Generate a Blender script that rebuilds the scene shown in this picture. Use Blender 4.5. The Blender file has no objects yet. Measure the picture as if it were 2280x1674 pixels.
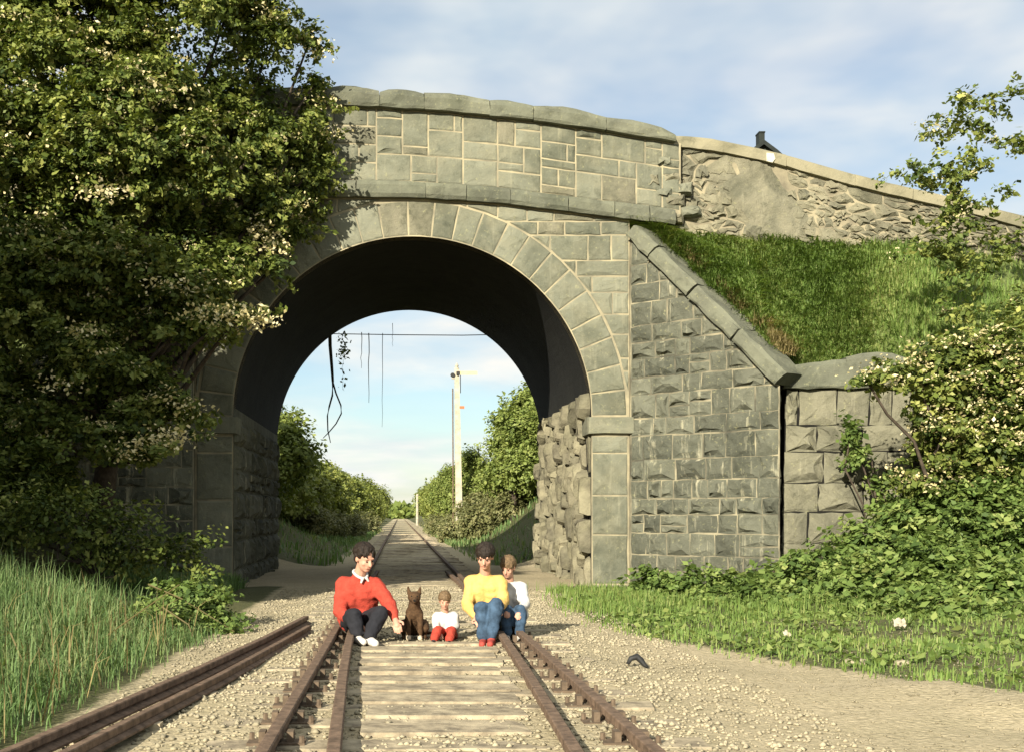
import bpy, bmesh, math, random
import numpy as np
from mathutils import Vector, Matrix, noise as mnoise

C = bpy.context.scene
COL = C.collection
R = math.radians
rng = random.Random(7)
nr = np.random.default_rng(11)

# ------------------------------------------------------------------ camera, sky, sun, exposure
FPX, VX, VY, EYE = 2700.0, 890.0, 1145.0, 1.1      # focal length and vanishing point of the 2280 x 1674 photograph
cam_d = bpy.data.cameras.new('camera')
cam = bpy.data.objects.new('camera', cam_d)
COL.objects.link(cam)
cam.location = (0, 0, EYE)
cam.rotation_euler = (R(90), 0, 0)
cam_d.sensor_width = 36.0
cam_d.lens = 36.0 * FPX / 2280.0
cam_d.shift_x = (1140 - VX) / 2280.0
cam_d.shift_y = (VY - 837) / 2280.0
cam_d.clip_start = 0.1
cam_d.clip_end = 4000
C.camera = cam

SUN_DIR = Vector((1.0, 2.0, -0.9)).normalized()     # the way the light travels
SUN_EL = math.asin(-SUN_DIR.z)
SUN_AZ = math.atan2(-SUN_DIR.x, -SUN_DIR.y)         # clockwise from +Y, towards the sun
sun_d = bpy.data.lights.new('sun', 'SUN')
sun_d.energy = 5.0
sun_d.angle = R(0.5)
sun_d.color = (1.0, 0.935, 0.8)
sun = bpy.data.objects.new('sun', sun_d)
COL.objects.link(sun)
sun.rotation_euler = SUN_DIR.to_track_quat('-Z', 'Y').to_euler()
sun.location = (-20, -40, 30)

C.view_settings.view_transform = 'Standard'
C.view_settings.look = 'None'
C.view_settings.exposure = 0.95
C.view_settings.gamma = 1.0
C.view_settings.use_curve_mapping = False
C.render.engine = 'CYCLES'
C.cycles.max_bounces = 5
C.cycles.diffuse_bounces = 1
C.cycles.transmission_bounces = 3
C.cycles.transparent_max_bounces = 4

world = bpy.data.worlds.new('World')
C.world = world
world.use_nodes = True
nt = world.node_tree
nt.nodes.clear()


def N(tree, typ, **kw):
    n = tree.nodes.new(typ)
    for k, v in kw.items():
        setattr(n, k, v)
    return n


def L(tree, a, b):
    tree.links.new(a, b)


def math_n(tree, op, a, b=None, clamp=False):
    n = N(tree, 'ShaderNodeMath', operation=op)
    n.use_clamp = clamp
    for i, v in enumerate((a, b)):
        if v is None:
            continue
        if isinstance(v, (int, float)):
            n.inputs[i].default_value = v
        else:
            L(tree, v, n.inputs[i])
    return n.outputs[0]


def mixc(tree, fac, a, b, blend='MIX'):
    n = N(tree, 'ShaderNodeMix', data_type='RGBA', blend_type=blend)
    for i, v in ((0, fac), (6, a), (7, b)):
        if isinstance(v, (int, float)):
            n.inputs[i].default_value = v
        elif isinstance(v, tuple):
            n.inputs[i].default_value = (v[0], v[1], v[2], 1)
        else:
            L(tree, v, n.inputs[i])
    return n.outputs[2]


def ramp(tree, fac, stops):
    n = N(tree, 'ShaderNodeValToRGB')
    cr = n.color_ramp
    while len(cr.elements) < len(stops):
        cr.elements.new(0.5)
    for e, (p, c) in zip(cr.elements, stops):
        e.position = p
        e.color = (c, c, c, 1) if isinstance(c, (int, float)) else (c[0], c[1], c[2], 1)
    L(tree, fac, n.inputs[0])
    return n.outputs[0]


def noise_n(tree, vec, scale, detail=4, rough=0.55, dist=0.0):
    n = N(tree, 'ShaderNodeTexNoise')
    n.inputs['Scale'].default_value = scale
    n.inputs['Detail'].default_value = detail
    n.inputs['Roughness'].default_value = rough
    n.inputs['Distortion'].default_value = dist
    if vec is not None:
        L(tree, vec, n.inputs['Vector'])
    return n.outputs[0]


sky = N(nt, 'ShaderNodeTexSky', sky_type='NISHITA')
sky.sun_disc = False
sky.sun_elevation = SUN_EL
sky.sun_rotation = SUN_AZ
sky.air_density = 1.0
sky.dust_density = 0.6
sky.ozone_density = 1.4
tc = N(nt, 'ShaderNodeTexCoord')
sep = N(nt, 'ShaderNodeSeparateXYZ')
L(nt, tc.outputs['Generated'], sep.inputs[0])
den = math_n(nt, 'ADD', math_n(nt, 'MAXIMUM', sep.outputs[2], 0.0), 0.16)
cx_ = math_n(nt, 'DIVIDE', sep.outputs[0], den)
cy_ = math_n(nt, 'DIVIDE', sep.outputs[1], den)
comb = N(nt, 'ShaderNodeCombineXYZ')
L(nt, cx_, comb.inputs[0])
L(nt, cy_, comb.inputs[1])
comb.inputs[2].default_value = 3.7
cl1 = noise_n(nt, comb.outputs[0], 0.95, 5, 0.5, 0.3)
cl2 = noise_n(nt, comb.outputs[0], 2.6, 4, 0.5, 0.2)
cl = math_n(nt, 'ADD', math_n(nt, 'MULTIPLY', cl1, 0.78), math_n(nt, 'MULTIPLY', cl2, 0.22))
mask = ramp(nt, cl, [(0.38, 0.12), (0.5, 0.55), (0.6, 1.0)])
cloud_col = ramp(nt, cl2, [(0.3, (7.2, 8.3, 8.9)), (0.62, (10.4, 10.3, 9.7))])
skyc = mixc(nt, 1.0, sky.outputs[0], (1.3, 1.38, 1.42), 'MULTIPLY')
allsky = mixc(nt, mask, skyc, cloud_col)
bg = N(nt, 'ShaderNodeBackground')
bg.inputs['Strength'].default_value = 0.05
L(nt, allsky, bg.inputs['Color'])
wo = N(nt, 'ShaderNodeOutputWorld')
L(nt, bg.outputs[0], wo.inputs[0])

# ------------------------------------------------------------------ helpers
WLOC = {}


def at(px, py, Y):
    """World point of a photograph pixel at a chosen distance."""
    return Vector(((px - VX) * Y / FPX, Y, EYE + (VY - py) * Y / FPX))


def link(o, parent=None, wloc=(0, 0, 0)):
    COL.objects.link(o)
    wloc = Vector(wloc)
    if parent is not None:
        o.parent = parent
        o.location = wloc - WLOC[parent.name]
    else:
        o.location = wloc
    WLOC[o.name] = wloc
    return o


def tag(o, label=None, cat=None, group=None, kind=None):
    if label:
        o['label'] = label
    if cat:
        o['category'] = cat
    if group:
        o['group'] = group
    if kind:
        o['kind'] = kind
    return o


def thing(name, label, cat, loc=(0, 0, 0), group=None):
    o = bpy.data.objects.new(name, None)
    o.empty_display_size = 0.2
    link(o, None, loc)
    return tag(o, label, cat, group)


def mesh_from(name, verts, faces, mat, smooth=False):
    me = bpy.data.meshes.new(name)
    me.from_pydata(verts, [], faces)
    me.materials.append(mat)
    if smooth:
        me.polygons.foreach_set('use_smooth', [True] * len(me.polygons))
    me.update()
    return me


def part(name, verts, faces, mat, parent=None, smooth=False, origin=None):
    """One mesh object from world-space vertices."""
    vs = [Vector(v) for v in verts]
    if origin is None:
        c = Vector((0, 0, 0))
        for v in vs:
            c += v
        c /= max(1, len(vs))
    else:
        c = Vector(origin)
    me = mesh_from(name, [v - c for v in vs], faces, mat, smooth)
    o = bpy.data.objects.new(name, me)
    link(o, parent, c)
    return o


def np_mesh(name, co, quads=None, tris=None, mat=None, attrs=None, smooth=False):
    """Fast mesh from arrays: quads (M,4) and/or tris (M,3)."""
    me = bpy.data.meshes.new(name)
    me.vertices.add(len(co))
    me.vertices.foreach_set('co', np.ascontiguousarray(co, dtype=np.float32).ravel())
    loops, starts, tot = [], [], 0
    if quads is not None and len(quads):
        loops.append(quads.ravel())
        starts.append(np.arange(len(quads)) * 4)
        tot = len(quads) * 4
    if tris is not None and len(tris):
        loops.append(tris.ravel())
        starts.append(np.arange(len(tris)) * 3 + tot)
    loops = np.concatenate(loops).astype(np.int32)
    starts = np.concatenate(starts).astype(np.int32)
    me.loops.add(len(loops))
    me.loops.foreach_set('vertex_index', loops)
    me.polygons.add(len(starts))
    me.polygons.foreach_set('loop_start', starts)
    if smooth:
        me.polygons.foreach_set('use_smooth', np.ones(len(starts), dtype=bool))
    for k, v in (attrs or {}).items():
        a = me.attributes.new(k, 'FLOAT', 'POINT')
        a.data.foreach_set('value', np.ascontiguousarray(v, dtype=np.float32))
    if mat:
        me.materials.append(mat)
    me.update(calc_edges=True)
    me.validate()
    return me


def box_vf(x0, x1, y0, y1, z0, z1):
    v = [(x0, y0, z0), (x1, y0, z0), (x1, y1, z0), (x0, y1, z0), (x0, y0, z1), (x1, y0, z1), (x1, y1, z1), (x0, y1, z1)]
    f = [(0, 3, 2, 1), (4, 5, 6, 7), (0, 1, 5, 4), (1, 2, 6, 5), (2, 3, 7, 6), (3, 0, 4, 7)]
    return v, f


def tube_vf(pts, rads, n=8, cap=True):
    pts = [Vector(p) for p in pts]
    if isinstance(rads, (int, float)):
        rads = [rads] * len(pts)
    vs, fs = [], []
    up = Vector((0, 0, 1))
    for i, p in enumerate(pts):
        d = (pts[min(i + 1, len(pts) - 1)] - pts[max(i - 1, 0)]).normalized()
        a = d.cross(up)
        if a.length < 0.1:
            a = d.cross(Vector((1, 0, 0)))
        a.normalize()
        b = d.cross(a).normalized()
        for k in range(n):
            t = 2 * math.pi * k / n
            vs.append(p + (a * math.cos(t) + b * math.sin(t)) * rads[i])
    for i in range(len(pts) - 1):
        for k in range(n):
            k2 = (k + 1) % n
            fs.append((i * n + k, i * n + k2, (i + 1) * n + k2, (i + 1) * n + k))
    if cap:
        fs.append(tuple(reversed(range(n))))
        fs.append(tuple((len(pts) - 1) * n + k for k in range(n)))
    return vs, fs


def join_vf(*parts):
    vs, fs = [], []
    for v, f in parts:
        o = len(vs)
        vs += list(v)
        fs += [tuple(i + o for i in q) for q in f]
    return vs, fs


def interp(xs, ys):
    xs = np.array(xs, float)
    ys = np.array(ys, float)
    return lambda x: float(np.interp(x, xs, ys))


# ------------------------------------------------------------------ materials
def base_mat(name):
    m = bpy.data.materials.new(name)
    m.use_nodes = True
    t = m.node_tree
    p = t.nodes['Principled BSDF']
    p.inputs['Specular IOR Level'].default_value = 0.25
    return m, t, p


def bump(t, p, h, strength, dist=0.02):
    b = N(t, 'ShaderNodeBump')
    b.inputs['Strength'].default_value = strength
    b.inputs['Distance'].default_value = dist
    L(t, h, b.inputs['Height'])
    L(t, b.outputs[0], p.inputs['Normal'])


def geo_pos(t):
    return N(t, 'ShaderNodeNewGeometry').outputs['Position']


def mat_stone(name, dark, light, stain, stain_amt=0.5, streak=0.35, lichen=0.25, bmp=0.6, scale=1.0, grime=0.75):
    m, t, p = base_mat(name)
    pos = geo_pos(t)
    oi = N(t, 'ShaderNodeObjectInfo')
    base = mixc(t, oi.outputs['Random'], dark, light)
    n1 = noise_n(t, pos, 7 * scale, 6, 0.65)
    base = mixc(t, ramp(t, n1, [(0.35, 0.0), (0.7, 1.0)]), base, mixc(t, 0.5, base, light))
    n2 = noise_n(t, pos, 2.1 * scale, 5, 0.6, 0.4)
    base = mixc(t, math_n(t, 'MULTIPLY', ramp(t, n2, [(0.42, 0.0), (0.68, 1.0)]), stain_amt), base, stain)
    mp = N(t, 'ShaderNodeMapping')
    mp.inputs['Scale'].default_value = (9, 9, 0.7)
    L(t, pos, mp.inputs['Vector'])
    n3 = noise_n(t, mp.outputs[0], 1.0, 4, 0.6)
    base = mixc(t, math_n(t, 'MULTIPLY', ramp(t, n3, [(0.58, 0.0), (0.75, 1.0)]), streak), base, (0.40, 0.37, 0.25))
    n6 = noise_n(t, pos, 0.9 * scale, 6, 0.65, 0.6)
    base = mixc(t, math_n(t, 'MULTIPLY', ramp(t, n6, [(0.45, 0.0), (0.66, 1.0)]), grime), base, mixc(t, 1.0, base, (0.5, 0.52, 0.5), 'MULTIPLY'))
    n7 = noise_n(t, pos, 4.5 * scale, 6, 0.75, 0.3)
    base = mixc(t, math_n(t, 'MULTIPLY', ramp(t, n7, [(0.54, 0.0), (0.66, 1.0)]), grime * 0.8), base, mixc(t, 1.0, base, (0.55, 0.57, 0.55), 'MULTIPLY'))
    n4 = noise_n(t, pos, 15 * scale, 3, 0.7)
    base = mixc(t, math_n(t, 'MULTIPLY', ramp(t, n4, [(0.6, 0.0), (0.72, 1.0)]), lichen), base, (0.36, 0.34, 0.17))
    L(t, base, p.inputs['Base Color'])
    p.inputs['Roughness'].default_value = 0.92
    n5 = noise_n(t, pos, 38 * scale, 5, 0.7)
    h = math_n(t, 'ADD', math_n(t, 'MULTIPLY', n1, 1.0), math_n(t, 'MULTIPLY', n5, 0.5))
    bump(t, p, h, bmp, 0.03)
    return m


def mat_simple(name, col, rough=0.8, var=0.3, scale=12, bmp=0.2, metal=0.0, col2=None):
    m, t, p = base_mat(name)
    pos = geo_pos(t)
    n1 = noise_n(t, pos, scale, 5, 0.6)
    c2 = col2 or tuple(c * (1 - var) for c in col)
    base = mixc(t, ramp(t, n1, [(0.35, 0.0), (0.65, 1.0)]), c2, col)
    L(t, base, p.inputs['Base Color'])
    p.inputs['Roughness'].default_value = rough
    p.inputs['Metallic'].default_value = metal
    if bmp:
        bump(t, p, noise_n(t, pos, scale * 3, 4, 0.6), bmp, 0.01)
    return m


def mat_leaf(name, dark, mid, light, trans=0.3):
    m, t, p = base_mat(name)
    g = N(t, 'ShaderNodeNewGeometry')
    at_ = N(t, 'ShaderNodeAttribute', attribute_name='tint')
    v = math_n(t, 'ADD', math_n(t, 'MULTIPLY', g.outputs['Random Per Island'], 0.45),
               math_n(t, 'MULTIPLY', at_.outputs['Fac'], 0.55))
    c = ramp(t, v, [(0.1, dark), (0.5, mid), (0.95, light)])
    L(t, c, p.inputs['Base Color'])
    p.inputs['Roughness'].default_value = 0.55
    tr = N(t, 'ShaderNodeBsdfTranslucent')
    L(t, mixc(t, 1.0, c, (1.3, 1.35, 0.6), 'MULTIPLY'), tr.inputs['Color'])
    ms = N(t, 'ShaderNodeMixShader')
    ms.inputs[0].default_value = trans
    L(t, p.outputs[0], ms.inputs[1])
    L(t, tr.outputs[0], ms.inputs[2])
    L(t, ms.outputs[0], t.nodes['Material Output'].inputs[0])
    return m


M = {}
M['ashlar'] = mat_stone('ashlar_stone', (0.115, 0.118, 0.083), (0.20, 0.20, 0.142), (0.26, 0.235, 0.15), 0.35, 0.3, 0.35)
M['coping'] = mat_stone('coping_stone', (0.125, 0.13, 0.09), (0.175, 0.175, 0.12), (0.08, 0.08, 0.06), 0.6, 0.15, 0.4)
M['rockface'] = mat_stone('rock_faced_stone', (0.068, 0.071, 0.052), (0.155, 0.155, 0.11), (0.055, 0.056, 0.04), 0.4, 1.0, 0.45, 1.0)
M['pillar'] = mat_stone('pillar_stone', (0.13, 0.125, 0.085), (0.225, 0.21, 0.14), (0.10, 0.097, 0.07), 0.5, 0.4, 0.4, 1.0)
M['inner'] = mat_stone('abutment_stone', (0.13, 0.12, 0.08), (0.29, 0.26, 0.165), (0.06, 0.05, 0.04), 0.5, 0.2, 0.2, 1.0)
M['vault_shade'] = mat_stone('shade_dark_vault_stone', (0.010, 0.010, 0.008), (0.018, 0.018, 0.014), (0.006, 0.006, 0.005), 0.6, 0.0, 0.0, 0.8)  # near-black colour paints the tunnel's shade into the vault
M['mortar'] = mat_simple('lime_mortar', (0.38, 0.325, 0.20), 0.95, 0.25, 2.2, 0.5, 0.0, (0.19, 0.17, 0.115))
M['mortar_dim'] = mat_simple('weathered_mortar', (0.30, 0.265, 0.17), 0.95, 0.6, 1.7, 0.5, 0.0, (0.075, 0.07, 0.05))
M['pointing'] = mat_simple('ribbon_pointing', (0.33, 0.285, 0.18), 0.95, 0.6, 3, 0.8, 0.0, (0.16, 0.14, 0.095))
M['rubble'] = mat_stone('rubble_stone', (0.13, 0.125, 0.085), (0.27, 0.245, 0.16), (0.1, 0.09, 0.065), 0.4, 0.2, 0.3, 0.9)
M['cement'] = mat_stone('cement_render', (0.20, 0.185, 0.125), (0.235, 0.215, 0.145), (0.12, 0.118, 0.08), 0.8, 0.3, 0.4, 1.0, 1.0, 1.0)
M['capping'] = mat_stone('cement_capping', (0.25, 0.225, 0.145), (0.31, 0.275, 0.175), (0.19, 0.175, 0.115), 0.4, 0.0, 0.2, 0.4)
M['joint'] = mat_simple('shade_dark_open_joint', (0.014, 0.013, 0.010), 0.95, 0.5, 8, 0.5)  # near-black colour paints the shade in the gap and between stones
M['paper'] = mat_simple('weathered_paper', (0.5, 0.44, 0.31), 0.9, 0.5, 18, 0.3)
M['chair'] = mat_simple('dusty_cast_iron', (0.16, 0.115, 0.075), 0.9, 0.4, 20, 0.3)
M['white'] = mat_simple('white_paint', (0.6, 0.56, 0.42), 0.8, 0.2)
M['earth'] = mat_simple('bank_earth', (0.12, 0.15, 0.045), 0.95, 0.4, 5, 0.6)
M['rust'] = mat_simple('rusted_steel', (0.21, 0.14, 0.092), 0.85, 0.55, 14, 0.5, 0.0)
M['railtop'] = mat_simple('worn_rail_head', (0.52, 0.37, 0.245), 0.6, 0.3, 30, 0.1, 0.0)
M['timber'] = mat_simple('weathered_timber', (0.47, 0.39, 0.255), 0.9, 0.5, 7, 0.8, 0.0, (0.19, 0.155, 0.105))
M['bark'] = mat_simple('bark', (0.085, 0.065, 0.045), 0.95, 0.5, 14, 0.8)
M['root'] = mat_simple('dead_root', (0.06, 0.05, 0.035), 0.95, 0.4, 14, 0.4)
M['wire'] = mat_simple('old_wire', (0.07, 0.07, 0.07), 0.6, 0.3, 14, 0)
M['slate'] = mat_simple('dark_slate', (0.022, 0.027, 0.022), 0.7, 0.4, 6, 0.3)
M['signal_white'] = mat_simple('cream_signal_paint', (0.5, 0.45, 0.33), 0.8, 0.35, 4, 0.2)
M['signal_yellow'] = mat_simple('yellow_signal_paint', (0.66, 0.54, 0.27), 0.6, 0.15, 5, 0)
M['signal_red'] = mat_simple('faded_red_paint', (0.55, 0.16, 0.06), 0.5, 0.2, 5, 0)
M['iron'] = mat_simple('dark_iron', (0.03, 0.03, 0.028), 0.6, 0.4, 20, 0.2)
M['skin'] = mat_simple('skin', (0.56, 0.30, 0.20), 0.55, 0.12, 20, 0)
M['red_wool'] = mat_simple('red_wool', (0.46, 0.06, 0.036), 0.95, 0.25, 26, 0.8)
M['yellow_wool'] = mat_simple('yellow_cotton', (0.72, 0.45, 0.13), 0.9, 0.2, 14, 0.6)
M['white_cloth'] = mat_simple('white_cotton', (0.58, 0.55, 0.5), 0.85, 0.08, 18, 0)
M['denim'] = mat_simple('blue_denim', (0.06, 0.105, 0.165), 0.9, 0.55, 12, 0.6)
M['dark_cloth'] = mat_simple('dark_trousers', (0.02, 0.02, 0.024), 0.9, 0.3, 20, 0.2)
M['hair_dark'] = mat_simple('dark_brown_hair', (0.030, 0.020, 0.013), 0.6, 0.6, 60, 0.6)
M['hair_light'] = mat_simple('light_brown_hair', (0.20, 0.13, 0.065), 0.6, 0.6, 60, 0.6)
M['shoe'] = mat_simple('white_trainers', (0.7, 0.64, 0.56), 0.7, 0.2, 30, 0)
M['shoe_red'] = mat_simple('red_trainers', (0.42, 0.07, 0.05), 0.7, 0.3, 30, 0)
M['dogfur'] = mat_simple('brown_fur', (0.10, 0.055, 0.025), 0.9, 0.5, 50, 0.6)
M['pale_fur'] = mat_simple('pale_fur', (0.6, 0.5, 0.36), 0.9, 0.2, 50, 0.4)
M['eye'] = mat_simple('dark_eye', (0.012, 0.01, 0.008), 0.3, 0.2, 20, 0)
M['lip'] = mat_simple('lip', (0.38, 0.16, 0.115), 0.6, 0.1, 20, 0)
M['blossom'] = mat_leaf('hawthorn_blossom', (0.48, 0.40, 0.18), (0.66, 0.56, 0.29), (0.78, 0.70, 0.44), 0.15)
M['hawthorn'] = mat_leaf('hawthorn_leaf', (0.03, 0.052, 0.010), (0.13, 0.165, 0.032), (0.36, 0.365, 0.10), 0.2)
M['bramble'] = mat_leaf('bramble_leaf', (0.06, 0.10, 0.024), (0.15, 0.215, 0.05), (0.31, 0.35, 0.11), 0.25)
M['hedge'] = mat_leaf('hedge_leaf', (0.11, 0.14, 0.03), (0.215, 0.245, 0.055), (0.33, 0.335, 0.095), 0.25)
M['tree'] = mat_leaf('far_tree_leaf', (0.10, 0.14, 0.032), (0.205, 0.25, 0.06), (0.31, 0.335, 0.10), 0.25)
M['scrub'] = mat_leaf('dry_scrub_leaf', (0.11, 0.12, 0.045), (0.19, 0.195, 0.075), (0.30, 0.265, 0.125), 0.2)
M['grass'] = mat_leaf('grass_blade', (0.10, 0.165, 0.035), (0.20, 0.29, 0.07), (0.38, 0.37, 0.14), 0.35)
M['tallgrass'] = mat_leaf('tall_grass_blade', (0.08, 0.14, 0.045), (0.16, 0.25, 0.085), (0.38, 0.38, 0.18), 0.3)
M['drygrass'] = mat_leaf('dry_grass_blade', (0.12, 0.10, 0.04), (0.24, 0.19, 0.08), (0.36, 0.29, 0.13), 0.3)
M['pebble'] = mat_stone('ballast_stone', (0.24, 0.205, 0.13), (0.48, 0.41, 0.27), (0.16, 0.14, 0.10), 0.5, 0.0, 0.1, 0.5)


def ground_material():
    m, t, p = base_mat('cutting_ground')
    pos = geo_pos(t)
    g = N(t, 'ShaderNodeAttribute', attribute_name='grassy').outputs['Fac']
    n1 = noise_n(t, pos, 1.3, 6, 0.6)
    n2 = noise_n(t, pos, 22, 5, 0.7)
    gravel = mixc(t, ramp(t, n2, [(0.3, 0.0), (0.7, 1.0)]), (0.29, 0.24, 0.14), (0.56, 0.465, 0.295))
    gravel = mixc(t, math_n(t, 'MULTIPLY', ramp(t, n1, [(0.45, 0.0), (0.7, 1.0)]), 0.45), gravel, (0.29, 0.25, 0.14))
    soil = mixc(t, ramp(t, n2, [(0.35, 0.0), (0.65, 1.0)]), (0.055, 0.062, 0.022), (0.13, 0.125, 0.05))
    n3 = noise_n(t, pos, 4, 5, 0.65)
    fac = math_n(t, 'ADD', g, math_n(t, 'MULTIPLY', math_n(t, 'SUBTRACT', n3, 0.5), 0.9), True)
    fac = ramp(t, fac, [(0.35, 0.0), (0.62, 1.0)])
    L(t, mixc(t, fac, gravel, soil), p.inputs['Base Color'])
    p.inputs['Roughness'].default_value = 0.97
    vo = N(t, 'ShaderNodeTexVoronoi')
    vo.inputs['Scale'].default_value = 26
    L(t, pos, vo.inputs['Vector'])
    h = math_n(t, 'ADD', n2, math_n(t, 'MULTIPLY', vo.outputs[0], -0.6))
    bump(t, p, h, 0.6, 0.03)
    return m


M['ground'] = ground_material()

# ------------------------------------------------------------------ ground
XC = 0.25                     # centre line of the track
D, DB = 21.0, 28.6            # near and far faces of the bridge
BASE = -0.14


def sstep(a, b, x):
    t = np.clip((x - a) / (b - a), 0, 1)
    return t * t * (3 - 2 * t)


def hnoise(x, y):
    return (np.sin(x * 1.7 + y * 0.9) * np.sin(y * 1.3 - x * 0.6) * 0.5 + np.sin(x * 4.1 - y * 2.3) * np.sin(y * 3.7 + x * 1.9) * 0.25
            + np.sin(x * 9.7 + y * 5.3) * np.sin(y * 8.9 - x * 6.1) * 0.12)


def ground_z(x, y):
    x = np.asarray(x, float)
    y = np.asarray(y, float)
    nz = hnoise(x, y)
    near = sstep(20.6, 19.0, y)                     # on our side of the bridge
    far = sstep(28.4, 30.0, y)
    left = sstep(2.4, 9.0, -(x - XC)) * 1.5 + sstep(7, 30, -x) * 2.5
    right = sstep(4.8, 11, x) * 0.8 + sstep(11, 34, x) * 3
    zn = left + right
    u = np.abs(x - XC)
    grow = 1.0 - 0.55 * sstep(70, 220, y)
    zf = (sstep(2.1, 9.0, u) * 3.2 + np.where(x > XC, sstep(2.4, 5.5, u) * 0.5, 0)) * grow
    z = BASE + near * zn + far * zf + 0.042 * sstep(1.75, 1.2, u)
    rough = 0.022 + 0.10 * sstep(2.2, 4.5, u)
    return z + nz * rough


def verge_x(y):
    """Where the gravel gives way to grass on the right."""
    return np.interp(y, [0, 6, 9.7, 10.5, 12.1, 14.5, 17, 21], [7.2, 5.5, 3.6, 3.15, 2.5, 2.15, 2.3, 2.6])


def grassy(x, y):
    near = y < 21
    ri = sstep(-0.25, 0.35, x - verge_x(y))
    le = sstep(2.0, 2.5, -(x - XC))
    gn = np.maximum(ri, le)
    u = np.abs(x - XC)
    gf = sstep(1.5, 2.4, u) * 0.9
    gi = np.zeros_like(x)
    return np.where(near, gn, np.where(y < 29.5, gi, gf))


def axis(segs):
    out = []
    for a, b, s in segs:
        out.append(np.arange(a, b, s))
    out.append(np.array([segs[-1][1]]))
    return np.concatenate(out)


gx = axis([(-1500, -200, 100), (-200, -40, 16), (-40, -12, 2), (-12, -4, 0.4), (-4, 5, 0.14), (5, 12, 0.4), (12, 40, 2), (40, 200, 16), (200, 1500, 100)])
gy = axis([(-60, -4, 4), (-4, 4, 0.8), (4, 22, 0.14), (22, 45, 0.35), (45, 120, 1.5), (120, 400, 10), (400, 3000, 130)])
GX, GY = np.meshgrid(gx, gy)
GZ = ground_z(GX, GY)
co = np.stack([GX.ravel(), GY.ravel(), GZ.ravel()], 1)
nx_, ny_ = len(gx), len(gy)
ii = (np.arange(ny_ - 1)[:, None] * nx_ + np.arange(nx_ - 1)[None, :]).ravel()
quads = np.stack([ii, ii + 1, ii + nx_ + 1, ii + nx_], 1)
me = np_mesh('ground', co, quads, None, M['ground'], {'grassy': grassy(GX, GY).ravel()}, True)
ground = link(bpy.data.objects.new('ground', me))
tag(ground, 'pale gravel floor of the cutting with grassy sides', None, None, 'structure')


# ------------------------------------------------------------------ masonry helpers
def clip_half(poly, nx, ny, d):
    """Keep the side of the polygon where nx*u + ny*v >= d."""
    out = []
    for i in range(len(poly)):
        a, b = poly[i], poly[(i + 1) % len(poly)]
        da = nx * a[0] + ny * a[1] - d
        db = nx * b[0] + ny * b[1] - d
        if da >= 0:
            out.append(a)
        if (da >= 0) != (db >= 0):
            t = da / (da - db)
            out.append((a[0] + (b[0] - a[0]) * t, a[1] + (b[1] - a[1]) * t))
    return out


def poly_area(p):
    return 0.5 * sum(p[i][0] * p[(i + 1) % len(p)][1] - p[(i + 1) % len(p)][0] * p[i][1] for i in range(len(p)))


def centroid(p):
    return (sum(q[0] for q in p) / len(p), sum(q[1] for q in p) / len(p))


def shrink(poly, g):
    """Move every edge of a convex counter-clockwise polygon inwards by g."""
    res = list(poly)
    n = len(poly)
    for i in range(n):
        a, b = poly[i], poly[(i + 1) % n]
        ex, ey = b[0] - a[0], b[1] - a[1]
        l = math.hypot(ex, ey)
        if l < 1e-6:
            continue
        nx, ny = -ey / l, ex / l
        res = clip_half(res, nx, ny, nx * a[0] + ny * a[1] + g)
        if len(res) < 3:
            return []
    return res


def stone(name, poly, P, mat, parent, gap=0.012, proud=0.012, bulge=0.012, jit=0.008, back=0.07, edge=0.02, seg=0.3):
    """One dressed stone: a convex outline in wall coordinates (u, v), raised out of the wall by P(u, v, depth)."""
    if poly_area(poly) < 0:
        poly = poly[::-1]
    poly = shrink(poly, gap)
    if len(poly) < 3 or poly_area(poly) < 0.004:
        return None
    ring = []
    n = len(poly)
    for i in range(n):
        a, b = poly[i], poly[(i + 1) % n]
        l = math.hypot(b[0] - a[0], b[1] - a[1])
        if l < 0.015:
            continue
        k = 2 if l > seg * 0.5 else 1
        if l > seg * 1.6:
            k = 3
        for j in range(k):
            t = j / k
            ring.append((a[0] + (b[0] - a[0]) * t + rng.uniform(-jit, jit), a[1] + (b[1] - a[1]) * t + rng.uniform(-jit, jit)))
    if len(ring) < 3:
        return None
    n = len(ring)
    c = centroid(ring)
    vs, fs = [], []
    tilt = (rng.uniform(-1, 1) * bulge * 0.6, rng.uniform(-1, 1) * bulge * 0.6)

    def inset(q, dist):
        dx, dy = c[0] - q[0], c[1] - q[1]
        l = math.hypot(dx, dy) + 1e-6
        f = min(0.6, dist / l * 1.25)
        return (q[0] + dx * f, q[1] + dy * f)
    for q in ring:
        vs.append(P(q[0], q[1], -back))
    for q in ring:
        vs.append(P(q[0], q[1], proud * 0.3))
    for q in ring:
        r = inset(q, edge)
        d = proud + rng.uniform(-0.2, 0.35) * bulge
        vs.append(P(r[0], r[1], max(proud * 0.5, d)))
    for q in ring:
        r = (c[0] + (q[0] - c[0]) * 0.5 + rng.uniform(-jit, jit) * 2, c[1] + (q[1] - c[1]) * 0.5 + rng.uniform(-jit, jit) * 2)
        d = proud + bulge * rng.uniform(0.35, 1.0) + tilt[0] * (r[0] - c[0]) * 6 + tilt[1] * (r[1] - c[1]) * 6
        vs.append(P(r[0], r[1], max(proud * 0.6, d)))
    vs.append(P(c[0], c[1], proud + bulge * rng.uniform(0.5, 1.1)))
    for lv in range(3):
        for i in range(n):
            j = (i + 1) % n
            fs.append((lv * n + i, lv * n + j, (lv + 1) * n + j, (lv + 1) * n + i))
    for i in range(n):
        fs.append((3 * n + i, 3 * n + (i + 1) % n, 4 * n))
    return part(name, vs, fs, mat, parent)


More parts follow.
